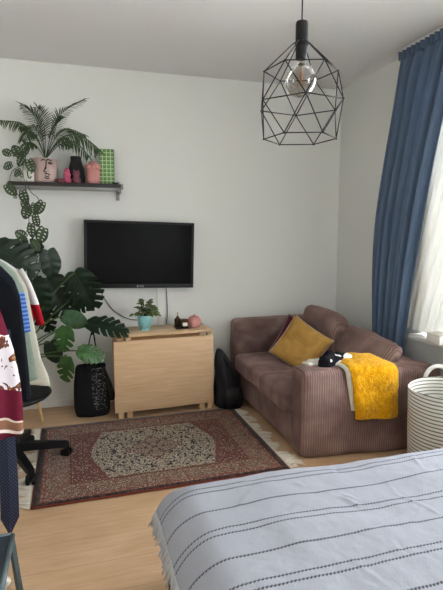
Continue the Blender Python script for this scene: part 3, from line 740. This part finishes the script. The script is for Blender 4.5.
loft_bag([(.12,.15,.02,.03,.02),(.16,.15,.02,.038,.03),(.26,.12,.02,.05,.03),(.40,.09,.02,.03,.02),(.44,.08,.02,.01,.01)], seed=5, crumple=.01).build('lining', M['olive'], tb)
hk = MB().tube(smoothpath([TB+Vector((.015,.308,.74)), TB+Vector((.015,.25,.735)), TB+Vector((.015,.06,.70)), TB+Vector((.015,.045,.72))]), .006, 8)
tag(hk.build('wall_hook', M['blackmat']), 'black wall hook behind monstera leaves carrying the tote straps', 'hook')
BPp = Vector((1.285, 4.10, 0))
bk = thing('backpack', BPp, 'black nylon backpack slumped on the floor between table and sofa', 'backpack')
loft_bag([(0,.0,0,.10,.10),(.02,.0,0,.125,.12),(.10,.0,0,.128,.125),(.2,-.005,0,.118,.115),(.30,-.025,0,.10,.10),(.40,-.048,0,.078,.085),(.49,-.07,.0,.045,.06),(.55,-.085,0,.018,.03)], seed=9, crumple=.03, sq=2.3).build('body', M['nylon'], bk, sub=1)
loft_bag([(.04,.02,-.115,.07,.02),(.06,.02,-.125,.085,.03),(.16,.015,-.125,.083,.03),(.23,.01,-.11,.065,.015)], seed=3, crumple=.012).build('front_pocket', M['nylon'], bk, sub=1)
MB().tube(smoothpath([(-.06,-.065,.47),(-.0,-.10,.40),(.05,-.12,.27),(.07,-.13,.14)], 6), .012, 8, ell=(1,.4)).build('strap', M['nylon'], bk)

# ------------------------------------------------------------------ sofa
SO = Vector((1.42, 2.95, 0)); SB = 2.40   # front-left near floor corner, back x
sf = thing('sofa', SO, 'mauve corduroy two-seat sofa with its back along the window wall', 'sofa')
def sft(name, x0, x1, y0, y1, z0, z1, rad, mat, puff=0, nz=0, seed=0, rot=None, warp=None, n=16):
    c = Vector(((x0+x1)/2, (y0+y1)/2, (z0+z1)/2)) - SO
    return MB().soft(c, (x1-x0, y1-y0, z1-z0), rad, puff, n=n, rot=rot, nz=nz, seed=seed, warp=warp).build(name, mat, sf)
LX0 = 1.42
sft('base', LX0+.035, 2.30, 3.12, 4.32, .03, .30, .03, M['cordy'])
def skew(p): return Vector((p.x, p.y - .10*(p.x+.45), p.z - (.02*(p.x+.45) if p.z > 0 else 0)))
sft('arm', LX0+.035, 2.50, 2.925, 3.13, .004, .632, .04, M['cordx'], .008, .010, 3, warp=skew, n=26)
sft('arm', LX0-.01, 2.32, 4.25, 4.46, .02, .755, .05, M['velour'], .012, .012, 5, n=20)
sft('backrest', 2.16, 2.43, 2.98, 4.46, .02, .628, .05, M['cordy'], .0, .012, 6, n=20)
sft('seat_cushion', LX0-.03, 2.18, 3.665, 4.25, .285, .452, .04, M['velour'], .012, .012, 7, n=20)
sft('seat_cushion', LX0-.03, 2.18, 3.12, 3.65, .28, .442, .04, M['velour'], .012, .012, 8, n=20)
for (yy, xx) in ((3.02,1.5),(3.02,2.3),(4.3,1.5),(4.3,2.3)): MB().box(Vector((xx,yy,.012))-SO, (.05,.05,.024), .004).build('foot', M['blackmat'], sf, auto=True)
def rotm(rx=0, ry=0, rz=0): return Matrix.Rotation(R(rz),3,'Z') @ Matrix.Rotation(R(ry),3,'Y') @ Matrix.Rotation(R(rx),3,'X')
def cush(name, c, size, rad, mat, rot, puff=.03, seed=0, par=None):
    c = Vector(c) - (SO if par else Vector((0,0,0)))
    return MB().soft(c, size, rad, puff, n=18, rot=rot, nz=.02, nsc=5, seed=seed).build(name, mat, par)
cush('back_cushion', (2.12, 3.94, .650), (.18,.58,.44), .06, M['cordy'], rotm(3, 13, 0), .02, 2, sf)
cush('back_cushion', (2.20, 3.36, .630), (.14,.72,.28), .055, M['cordy'], rotm(3, 36, 2), .022, 4, sf)
# throw pillows
def pillow(name, c, s_, th_, rot, mat, label, seed=0):
    t = thing(name, c, label, 'cushion'); m = MB(); n = 22
    def side(sg):
        def fn(u, v):
            a, b = 2*u-1, 2*v-1; e = max(0, (1-a*a))*max(0, (1-b*b)); h = th_*e**.42
            k_ = 1 - .07*(1-a*a)*abs(b)**2; k2 = 1 - .07*(1-b*b)*abs(a)**2
            return rot @ Vector((a*s_/2*k2, b*s_/2*k_, sg*(h + .008*noise.noise(Vector((a*2+seed,b*2,sg)))*e)))
        return fn
    m.grid(side(1), n, n); m.grid(side(-1), n, n); bmesh.ops.remove_doubles(m.bm, verts=m.bm.verts[:], dist=.0008)
    m.build('cover', mat, t); return t
pc = at(302, 343, 3.72)
def basis(n, ang):
    n = Vector(n).normalized(); x_ = Vector((0,0,1)).cross(n).normalized(); y_ = n.cross(x_)
    x2 = x_*math.cos(R(ang)) + y_*math.sin(R(ang)); y2 = n.cross(x2)
    return Matrix((x2, y2, n)).transposed()
yc = at(301, 346.5, 3.70)
pillow('cushion', yc, .40, .065, basis((-.50,-.80,.30), -32), M['mustard'], 'mustard yellow velvet cushion standing on its corner on the sofa', 3)
rc_ = at(297.5, 344, 3.92)
pillow('cushion', rc_, .40, .06, basis((-.40,-.85,.25), -28), M['burgundy'], 'burgundy cushion tucked behind the mustard cushion', 5)
# blanket over near arm
AF = lambda x: 2.92 - .10*(x-1.96+.45) ; AT = lambda x: .638 - .02*(x-1.96+.45)
bl = thing('blanket', (1.95, 2.95, .66), 'bright mustard yellow fleece blanket folded over the sofa arm', 'blanket')
def drape(xL0, xL1, xR0, xR1, back, down0, down1, out, seed, amp):
    def fn(u, v):
        # v: 0 back edge on top, 1 bottom hem
        xl = xL0 + (xL1-xL0)*v; xr = xR0 + (xR1-xR0)*v; x = xl + (xr-xl)*u
        top_ = back; ln = top_ + .06 + (down0 + (down1-down0)*u); s_ = v*ln
        fy, tz = AF(x) - out, AT(x) + out; rr = .045
        if s_ < top_: y, z = fy + rr + (top_-s_), tz
        elif s_ < top_+.07:
            a_ = (s_-top_)/.07*math.pi/2; y, z = fy + rr - rr*math.sin(a_), tz - rr + rr*math.cos(a_)
        else: y, z = fy, tz - rr - (s_-top_-.07)
        nn = noise.noise(Vector((x*7+seed, s_*5, 0))); n2 = noise.noise(Vector((x*40, s_*40, seed)))
        e = amp*abs(nn) + amp*.3*abs(n2)
        ed = min(1, min(u, 1-u)*9)
        off_ = (e+.012)*(.2+.8*ed)
        # fold ridges down the front
        if s_ > top_: off_ += .012*max(0, math.sin(u*8+seed))*ed
        edge = .006*noise.noise(Vector((0, s_*18, seed)))
        if s_ < top_: return Vector((x+edge, y, z+off_+ .012*math.sin(math.pi*u)))
        return Vector((x+edge, y-off_, z + (off_*.6 if s_ < top_+.07 else 0)))
    return fn
m_ = MB(); m_.grid(drape(1.74, 1.83, 2.11, 2.14, .20, .33, .33, .016, 2.2, .030), 60, 70)
m_.build('fleece', M['fleece'], bl, solid=.018, off=bl.location)
m_ = MB(); m_.grid(drape(1.71, 1.80, 1.90, 1.96, .16, .26, .26, .003, 4.0, .004), 10, 40)
m_.build('lining', M['cream'], bl, solid=.006, off=bl.location)
cp0 = at(331, 355, 3.07)
cw = thing('scarf', (cp0.x, 3.05, .640), 'bunched black and white cloth beside the yellow blanket', 'cloth')
MB().soft((.0,.0,.028), (.24,.13,.075), .034, .01, n=16, nz=.05, nsc=14, seed=3, rot=rotm(0,-6,12)).build('bunch', M['cow'], cw)
MB().soft((-.13,.03,.008), (.16,.08,.03), .014, .0, n=12, nz=.04, nsc=16, seed=8, rot=rotm(0,-4,20)).build('tail', M['cream'], cw)

# ------------------------------------------------------------------ laundry basket
lb_ = thing('laundry_basket', (2.245, 2.46, 0), 'white and grey striped woven laundry basket with white handles beside the sofa', 'basket')
BH = .585; BR = .255
m_ = MB(); rings = []; N_ = 56
prof = [(.225,.0),(.232,.01),(.238,.15),(.246,.3),(.25,.45),(BR,BH),(BR-.006,BH),(.244,.45),(.238,.3),(.23,.02),(.02,.015)]
for (r_, z_) in prof:
    rings.append([m_.bm.verts.new(Vector((r_*math.cos(2*math.pi*j/N_)*(1+.012*math.sin(3*2*math.pi*j/N_+z_*4)), r_*math.sin(2*math.pi*j/N_), z_ + (.010*math.sin(2*2*math.pi*j/N_) if z_ > .5 else 0)))) for j in range(N_)])
m_.loft(rings); m_.bm.faces.new(rings[0][::-1]); m_.bm.faces.new(rings[-1]); m_.build('body', M['basket'], lb_)
def handle(a0, h, lean):
    c_ = Vector((math.cos(R(a0)), math.sin(R(a0)), 0)); t_ = Vector((-c_.y, c_.x, 0)); P0 = c_*(BR+.004); pts = [P0 - t_*.075 + Vector((0,0,BH-.07))]
    for i in range(9): a_ = math.pi*i/8; pts.append(P0*(1+lean*math.sin(a_)) - t_*.075*math.cos(a_) + Vector((0,0,BH-.005+h*math.sin(a_))))
    pts.append(P0 + t_*.075 + Vector((0,0,BH-.07)))
    m = MB(); rings = []
    path = smoothpath(pts, 4)
    for i, p_ in enumerate(path):
        tg = (path[min(i+1,len(path)-1)]-path[max(i-1,0)]).normalized(); s2 = c_; n2 = tg.cross(s2).normalized()
        rings.append([m.bm.verts.new(p_ + s2*a*.003 + n2*b*.014) for a, b in ((-1,-1),(1,-1),(1,1),(-1,1))])
    m.loft(rings); m.bm.faces.new(rings[0][::-1]); m.bm.faces.new(rings[-1]); return m
handle(-112, .085, -.12).build('handle', M['strap'], lb_); handle(68, .085, -.05).build('handle', M['strap'], lb_)

# ------------------------------------------------------------------ bed
BX0, BX1, BY0, BY1, BZ = .42, 2.42, .45, 1.92, .50
bd = thing('bed', (BX0, BY0, 0), 'black framed double bed under the striped white bedspread', 'bed')
fm = MB(); W_, D_ = BX1-BX0, BY1-BY0
fm.box((W_/2,.02,.24),(W_,.04,.10),.004).box((W_/2,D_-.02,.24),(W_,.04,.10),.004).box((-.075,D_/2,.26),(.03,D_,.16),.004).box((W_-.02,D_/2,.24),(.04,D_,.10),.004)
fm.build('frame', M['blackmat'], bd, auto=True)
for lx in (-.065, W_-.04):
    for ly in (.03, D_-.03): MB().box((lx, ly, .13), (.045,.045,.26), .004).build('leg', M['blackmat'], bd, auto=True)
MB().soft((W_/2-.01, D_/2, .375), (W_-.04, D_-.06, .20), .07, 0, n=10).build('mattress', M['mattress'], bd)
RR = .17
def bend(r):
    q_ = RR*math.pi/2
    if r <= 0: return 0, 0
    if r < q_: return RR*math.sin(r/RR), RR*(1-math.cos(r/RR))
    return RR + .10*(r-q_), RR + .99*(r-q_)
_cr = random.Random(21)
CREASES = [(.98,1.57,-58,.045,.012),(1.0,1.60,-52,.03,.008)] + [(_cr.uniform(.5,1.9), _cr.uniform(1.0,1.85), _cr.uniform(-80,80), _cr.uniform(.03,.10), _cr.uniform(-.005,.006)) for _ in range(46)]
def spread(u, v):
    X0, X1, Y0, Y1 = BX0-.175, BX1, BY0-.18, BY1+.27
    x = X0+(X1-X0)*u; y = Y0+(Y1-Y0)*v
    ex, ey0, ey1 = BX0+.025, BY0+.10, BY1-.10
    a = max(0, ex-x); b = max(0, y-ey1); b2 = max(0, ey0-y); bb = b if b > 0 else -b2
    r = (a**4+bb**4)**.25; hz, dr = bend(r)
    px = (min if a > 0 else max)(x, ex) if False else (ex if a > 0 else x); py = ey1 if b > 0 else (ey0 if b2 > 0 else y)
    if r > 0: px -= hz*a/r; py += hz*bb/r
    z = BZ + .025 - dr
    n1 = noise.noise(Vector((x*2.0, y*2.6, 1))); n2 = noise.noise(Vector((x*5+9, y*7, 2))); n3 = noise.noise(Vector((x*14, y*11, 4)))
    z += .014*n1 + .009*n2 + .003*n3
    # creases: narrow ridges
    for (cx_, cy_, ang, ln, hh) in CREASES:
        dx, dy = x-cx_, y-cy_
        if abs(dx)+abs(dy) > .5: continue
        c_, s_ = math.cos(R(ang)), math.sin(R(ang)); al, ac = dx*c_+dy*s_, -dx*s_+dy*c_ + .25*(dx*c_+dy*s_)**2
        z += hh*math.exp(-(ac/.009)**2)*math.exp(-(al/ln)**2)
    if dr > .1:
        w = min(1, (dr-.1)/.15); f_ = .009*w*math.sin((x+y)*38 + 2*n1); px -= f_*(a/r if r else 0); py += f_*(bb/r if r else 0)
    return Vector((px, py, z))
sprd = thing('bedspread', (BX0, BY0, BZ), 'white bedspread with rows of black zigzag stripes and a fringed edge', 'bedspread')
NU, NV = 300, 240
def uvf(u, v): return ((BX0-.175)+(BX1-BX0+.175)*u, (BY0-.18)+(BY1-BY0+.45)*v)
MB().grid(spread, NU, NV, uv=uvf).build('cover', M['spread'], sprd, solid=.004, off=sprd.location)
m_ = MB(); rr_ = random.Random(11)
for i in range(190):
    v = .30 + .70*i/190
    p_ = spread(0, v); p1_ = spread(.01, v); d_ = (p_-p1_).normalized()
    L_ = .045+.022*rr_.random()
    m_.tube([p_, p_+d_*L_*.5+Vector((rr_.uniform(-.006,.004),rr_.uniform(-.006,.006),-.004)), p_+d_*L_*.7+Vector((rr_.uniform(-.012,.006),rr_.uniform(-.012,.012),-L_*.4))], [.0042,.0036,.0022], 4)
tag(m_.build('fringe', M['tassel'], sprd, off=sprd.location), 'white tassel fringe', kind='stuff')

# ------------------------------------------------------------------ pendant lamp
LP = Vector((.836, 1.76, 0)); VA = math.degrees(math.atan2(LP.y, LP.x))
lp = thing('pendant_lamp', (LP.x, LP.y, CZ), 'black geometric wire cage pendant lamp hanging from the ceiling', 'lamp')
def Lz(z): return Vector((0,0,z-CZ))
MB().tube([Lz(CZ), Lz(2.33)], .0028, 8).build('cord', M['blackmat'], lp)
MB().lathe([(.05,CZ-.004-CZ),(.05,-.02),(.02,-.03),(.004,-.032)], n=24).build('ceiling_rose', M['blackmat'], lp)
MB().lathe([(.004,2.336-CZ),(.021,2.333-CZ),(.023,2.325-CZ),(.023,2.262-CZ),(.026,2.260-CZ),(.026,2.252-CZ),(.021,2.250-CZ),(.021,2.205-CZ),(.018,2.200-CZ),(.004,2.200-CZ)], n=24).build('socket', M['blackmat'], lp, auto=True)
cg = MB(); rw = .0022
def ring(r_, z_, off): return [Vector((r_*math.cos(R(VA+off+60*i)), r_*math.sin(R(VA+off+60*i)), z_-CZ)) for i in range(6)]
r0 = ring(.026, 2.262, 30+6); r1 = ring(.138, 2.160, 30+6); r2_ = ring(.167, 2.037, 6); r3 = ring(.137, 1.913, 30+6)
def wire(a, b): cg.tube([a, b], rw, 6)
for i in range(6):
    wire(r0[i], r1[i]); wire(r1[i], r1[(i+1)%6]); wire(r2_[i], r2_[(i+1)%6]); wire(r3[i], r3[(i+1)%6])
    wire(r1[i], r2_[i]); wire(r1[i], r2_[(i+1)%6]); wire(r3[i], r2_[i]); wire(r3[i], r2_[(i+1)%6])
for p_ in r1+r2_+r3: cg.soft(p_, (.008,.008,.008), .0035, n=2)
cg.build('cage', M['blackmat'], lp)
prof = [(.013,2.205-CZ),(.013,2.19-CZ),(.018,2.178-CZ)] + [(.060*math.sin(a_), 2.124-CZ+.060*math.cos(a_)) for a_ in [R(28+152*i/14) for i in range(15)]]
MB().lathe(prof, n=32).build('bulb', M['smoke'], lp)
fl = MB()
for i in range(6):
    a_ = R(60*i); fl.tube([(.004*math.cos(a_),.004*math.sin(a_),2.165-CZ),(.016*math.cos(a_),.016*math.sin(a_),2.10-CZ)], .0009, 4)
fl.tube([Lz(2.19), Lz(2.12)], .004, 8); fl.build('filament', M['filament'], lp)

# ------------------------------------------------------------------ office chair
OC = Vector((-.455, 3.43, .001))
oc = thing('office_chair', OC, 'black swivel office chair with five-star wheeled base, mostly behind the clothes', 'chair')
for a_ in (6, 78, 150, 222, 294):
    d_ = Vector((math.cos(R(a_)), math.sin(R(a_)), 0)); t_ = Vector((-d_.y, d_.x, 0))
    m = MB(); rings = []
    for (r_, z_, w_, h_) in ((.03,.128,.028,.030),(.15,.116,.026,.026),(.33,.094,.022,.020),(.37,.088,.019,.016)):
        rings.append([m.bm.verts.new(d_*r_ + t_*a*w_ + Vector((0,0,z_+b*h_))) for a, b in ((-1,-1),(1,-1),(1,1),(-1,1))])
    m.loft(rings); m.bm.faces.new(rings[0][::-1]); m.bm.faces.new(rings[-1]); arm = m.build('base_arm', M['black'], oc, smooth=False)
    wn = Vector((math.cos(R(a_+60)), math.sin(R(a_+60)), 0)); c_ = d_*.352
    m = MB()
    for s_ in (-1, 1): m.tube([c_+wn*s_*.008+Vector((0,0,.0335)), c_+wn*s_*.028+Vector((0,0,.0335))], .033, 18)
    m.tube([c_+Vector((0,0,.03)), c_+Vector((0,0,.08))], .008, 8); m.build('caster', M['black'], arm, auto=True)
MB().lathe([(.04,.09),(.045,.10),(.045,.15),(.03,.155),(.03,.30),(.018,.305),(.018,.44),(.01,.44)], n=20).build('gas_column', M['blackmat'], oc, auto=True)
def seatw(p): return Vector((p.x, p.y, p.z - .35*max(0, abs(p.x)-.12)**1.2*0 - .03*(p.x/.25)**4))
MB().lathe([(.03,.440),(.12,.443),(.20,.455),(.25,.470),(.272,.490),(.268,.500),(.25,.503),(.12,.494),(.004,.492)], n=40).build('seat', M['black'], oc)
MB().soft((-.27,.0,.80), (.06,.44,.46), .028, .01, n=14, rot=rotm(0,-8,0)).build('backrest', M['black'], oc)
MB().tube(smoothpath([(-.05,0,.44),(-.24,0,.44),(-.30,0,.55),(-.29,0,.75)]), .018, 8).build('back_support', M['blackmat'], oc)

# ------------------------------------------------------------------ clothes rack + garments
RX = -.50; RZ = 1.56
rk = thing('clothes_rack', (RX, 2.75, 0), 'black metal clothes rail at the left edge carrying the garments', 'clothes rack')
MB().tube([(0,-.62,RZ),(0,.42,RZ)], .012, 10).build('rail', M['blackmat'], rk)
for yy in (-.62, .42):
    MB().tube([(0,yy,RZ),(0,yy,.03)], .012, 10).build('post', M['blackmat'], rk)
    if yy < 0: MB().tube([(-.24,yy,.02),(.10,yy,.02)], .012, 10).build('foot', M['blackmat'], rk)
    else: MB().tube([(-.24,yy,.02),(.02,yy,.02)], .012, 10).build('foot', M['blackmat'], rk)
def garment(name, Y, prof, mat, label, cat='shirt', th_=.03, seed=0, folds=5, xc=RX, crump=.006):
    """prof: right outline as (u,v) seen in the photo, converted to real x,z on the plane y=Y"""
    P = [at(u, v, Y) for (u, v) in prof]; zb = P[-1].z
    t = thing(name, (xc, Y, zb), label, cat, 'clothes hanging on the rail')
    m = MB(); rings = []; n = 48; NL = 30
    zs = [P[0].z + (zb-P[0].z)*i/NL for i in range(NL+1)]
    def half(z):
        for a, b in zip(P, P[1:]):
            if a.z >= z >= b.z: k_ = (a.z-z)/max(1e-6, a.z-b.z); return a.x + (b.x-a.x)*k_ - xc
        return P[-1].x - xc
    for i, z in enumerate(zs):
        w = max(.02, half(z)); k_ = i/NL; tk = th_*(.35+.65*min(1, k_*3))
        ring_ = []
        for j in range(n):
            a_ = 2*math.pi*j/n; c_, s_ = math.cos(a_), math.sin(a_)
            x_ = w*math.copysign(abs(c_)**.7, c_); rip = 1 + .45*k_*math.sin(x_*folds*9+seed+z*1.2)
            y_ = tk*math.copysign(abs(s_)**.8, s_)*rip + crump*noise.noise(Vector((x_*9+seed, z*6, 0)))
            ring_.append(m.bm.verts.new(Vector((x_, y_, z-zb + (.010*math.sin(x_*20+seed) if i == NL else 0)))))
        rings.append(ring_)
    m.loft(rings); m.bm.faces.new(rings[0][::-1]); m.bm.faces.new(rings[-1])
    m.build('body', mat, t)
    return t, P
def sleeve(t, pts, r, mat, ell=(.6,1)):
    MB().tube(smoothpath([Vector(p) - t.location for p in pts], 5), r, 12, ell=ell).build('sleeve', mat, t)
def hanger(Y, i, top_z=1.44):
    h = MB()
    h.tube(smoothpath([(-.14,0,-.13),(-.07,0,-.06),(0,0,-.03),(.07,0,-.06),(.14,0,-.13)], 5), .007, 8)
    o = h.build('clothes_hanger', M['hanger']); o.location = (RX, Y, RZ-.115)
    hk = MB(); hk.tube(smoothpath([(0,0,-.03),(0,0,.08),(.018,0,.105),(.012,0,.131),(-.008,0,.129),(-.016,0,.115)], 5), .0022, 6).build('hook', M['steel'], o)
    tag(o, 'hanger on the rail carrying a garment', 'hanger', 'hangers on the clothes rail')
for i, Y in enumerate((2.24, 2.52, 2.66, 2.80, 2.93, 3.05)): hanger(Y, i)
t, P = garment('hanging_scarf', 2.24, [(-22,285),(0,310),(8,332),(14,350),(20,380),(23,405),(23.5,432)], M['floral'], 'maroon and white floral printed garment hanging nearest at left edge', 'garment', .045, 1, 5)
t, P = garment('hanging_jacket', 2.52, [(-25,256),(0,275),(13,287),(19,300),(24,345),(27,375),(28,402)], M['black_cloth'], 'black knitted garment behind the floral one on the rail', 'jacket', .04, 4, 3)
t, P = garment('hanging_shirt', 2.66, [(-20,252),(0,265),(14,279),(20,296),(25,335),(29,372),(31,398)], M['navy_cloth'], 'charcoal top hanging behind the black garment', 'shirt', .03, 6, 3)
t, P = garment('hanging_shirt', 2.80, [(-16,252),(2,262),(16,273),(24,290),(29,318),(31,332)], M['bluestripe'], 'short blue striped top on the rail between charcoal and sage ones', 'shirt', .03, 8, 3)
t, P = garment('hanging_shirt', 2.93, [(-14,254),(4,262),(18,272),(27,288),(34,325),(41,358),(49,378),(50,384)], M['oat'], 'long oatmeal cotton shirt reaching lowest, toward the monstera', 'shirt', .03, 10, 3)
t2, P = garment('hanging_shirt', 3.05, [(-12,253),(6,262),(20,271),(28,282),(33,300),(34,325)], M['whitered'], 'white top with red cuff at the far end of the rail', 'shirt', .025, 12, 3)
sleeve(t2, [at(20,270,3.03), at(27,285,3.0), at(35,305,3.0), at(41,325,3.0)], [.02,.03,.028,.024], M['whitered'])
t3, P = garment('hanging_shirt', 2.865, [(-16,252),(2,261),(15,272),(23,287),(29,330),(35,365),(38,380)], M['sage'], 'sage green linen shirt beside the oatmeal one', 'shirt', .018, 14, 3)
hanger(2.865, 9)
# tie
Yt = 2.37
tpnts = [(4.5,330,5),(5,400,6.5),(7,440,7.5),(9,480,8.6),(10,518,8.8),(10,535,.6)]
tt = thing('necktie', at(8,400,Yt), 'navy dotted necktie hanging below the floral garment', 'necktie')
m = MB(); rings = []
for (u, v, hw) in tpnts:
    c_ = at(u, v, Yt); w_ = hw*c_.length/490*.95
    c_ = c_ - tt.location; rings.append([m.bm.verts.new(c_+Vector((-w_,0,0))), m.bm.verts.new(c_+Vector((0,-.006,0))), m.bm.verts.new(c_+Vector((w_,0,0))), m.bm.verts.new(c_+Vector((0,.004,0)))])
top_ = Vector((-.42, Yt, RZ+.0)) - tt.location
m.loft(rings); m.bm.faces.new(rings[0][::-1]); m.bm.faces.new(rings[-1])
m.build('blade', M['tie'], tt, smooth=False)
p_ = at(4.5,330,Yt) - tt.location; rl = Vector((RX, Yt, RZ)) - tt.location
MB().tube(smoothpath([p_+Vector((0,0,-.01)), (p_+rl)/2+Vector((.01,0,.02)), rl+Vector((.016,0,.0)), rl+Vector((0,0,.018)), rl+Vector((-.018,0,0)), rl+Vector((-.02,0,-.35))], 6), .020, 8, ell=(1,.25)).build('tail', M['tie'], tt)

# ------------------------------------------------------------------ step stool, lower left
sc_ = atz(12.5, 534, .41)
sst = thing('step_stool', (sc_.x-.21, sc_.y-.16, 0), 'grey metal step stool at the lower left corner', 'stool')
MB().box((0,0,.40), (.42,.32,.022), .004).build('top_step', M['grey_dark'], sst, auto=True)
m = MB()
for (a, b, c_, d_) in ((-.21,-.16,.21,-.16),(-.21,.16,.21,.16),(-.21,-.16,-.21,.16),(.21,-.16,.21,.16)): m.tube([(a,b,.405),(c_,d_,.405)], .010, 6)
m.build('rim', M['grey_frame'], sst)
for sx in (-1, 1):
    for sy in (-1, 1): MB().tube([(sx*.205,sy*.15,.40),(sx*.235,sy*.19,.0)], .013, 4).build('leg', M['grey_frame'], sst, smooth=False)
MB().box((0,.178,.12), (.44,.022,.03), .004).build('rung', M['black'], sst, auto=True)
MB().box((-.02,-.02,.19), (.36,.26,.018), .004).build('lower_step', M['grey_dark'], sst, auto=True)

ck = atz(2, 580, .03)
t = thing('cloth', (ck.x-.03, ck.y, 0), 'small crumpled white cloth on the floor under the grey stool', 'cloth')
MB().soft((0,0,.03), (.10,.09,.055), .024, .01, n=10, nz=.04, nsc=20, seed=2).build('fabric', M['cream'], t)
# ------------------------------------------------------------------ light
w = bpy.data.worlds.new('sky'); S.world = w; w.use_nodes = True
bg = w.node_tree.nodes['Background']
tcw = w.node_tree.nodes.new('ShaderNodeTexCoord'); spw = w.node_tree.nodes.new('ShaderNodeSeparateXYZ'); crw = w.node_tree.nodes.new('ShaderNodeValToRGB')
w.node_tree.links.new(tcw.outputs['Generated'], spw.inputs[0]); mrw = w.node_tree.nodes.new('ShaderNodeMapRange'); mrw.inputs[1].default_value = -1; mrw.inputs[2].default_value = 1
w.node_tree.links.new(spw.outputs[2], mrw.inputs[0]); w.node_tree.links.new(mrw.outputs[0], crw.inputs[0]); w.node_tree.links.new(crw.outputs[0], bg.inputs[0])
e = crw.color_ramp.elements; e[0].position = .30; e[0].color = (.85,.87,.86,1); e[1].position = .52; e[1].color = (.93,1.0,1.09,1)
e2 = crw.color_ramp.elements.new(.95); e2.color = (.43,.47,.53,1); bg.inputs[1].default_value = 11.0
for i, (a, b) in enumerate(wins):  # one portal per opening, including the added unseen window
    l = bpy.data.lights.new('portal', 'AREA'); l.shape = 'RECTANGLE'; l.size = TZ-SZ; l.size_y = b-a; l.cycles.is_portal = True
    o = bpy.data.objects.new('window_daylight', l); COL.objects.link(o); o.location = (WX+WT+.02, (a+b)/2, (SZ+TZ)/2); o.rotation_euler = (0, R(90), 0)
S.view_settings.view_transform = 'Standard'; S.view_settings.look = 'None'; S.view_settings.gamma = 1; S.view_settings.use_curve_mapping = False
S.view_settings.exposure = 1.98
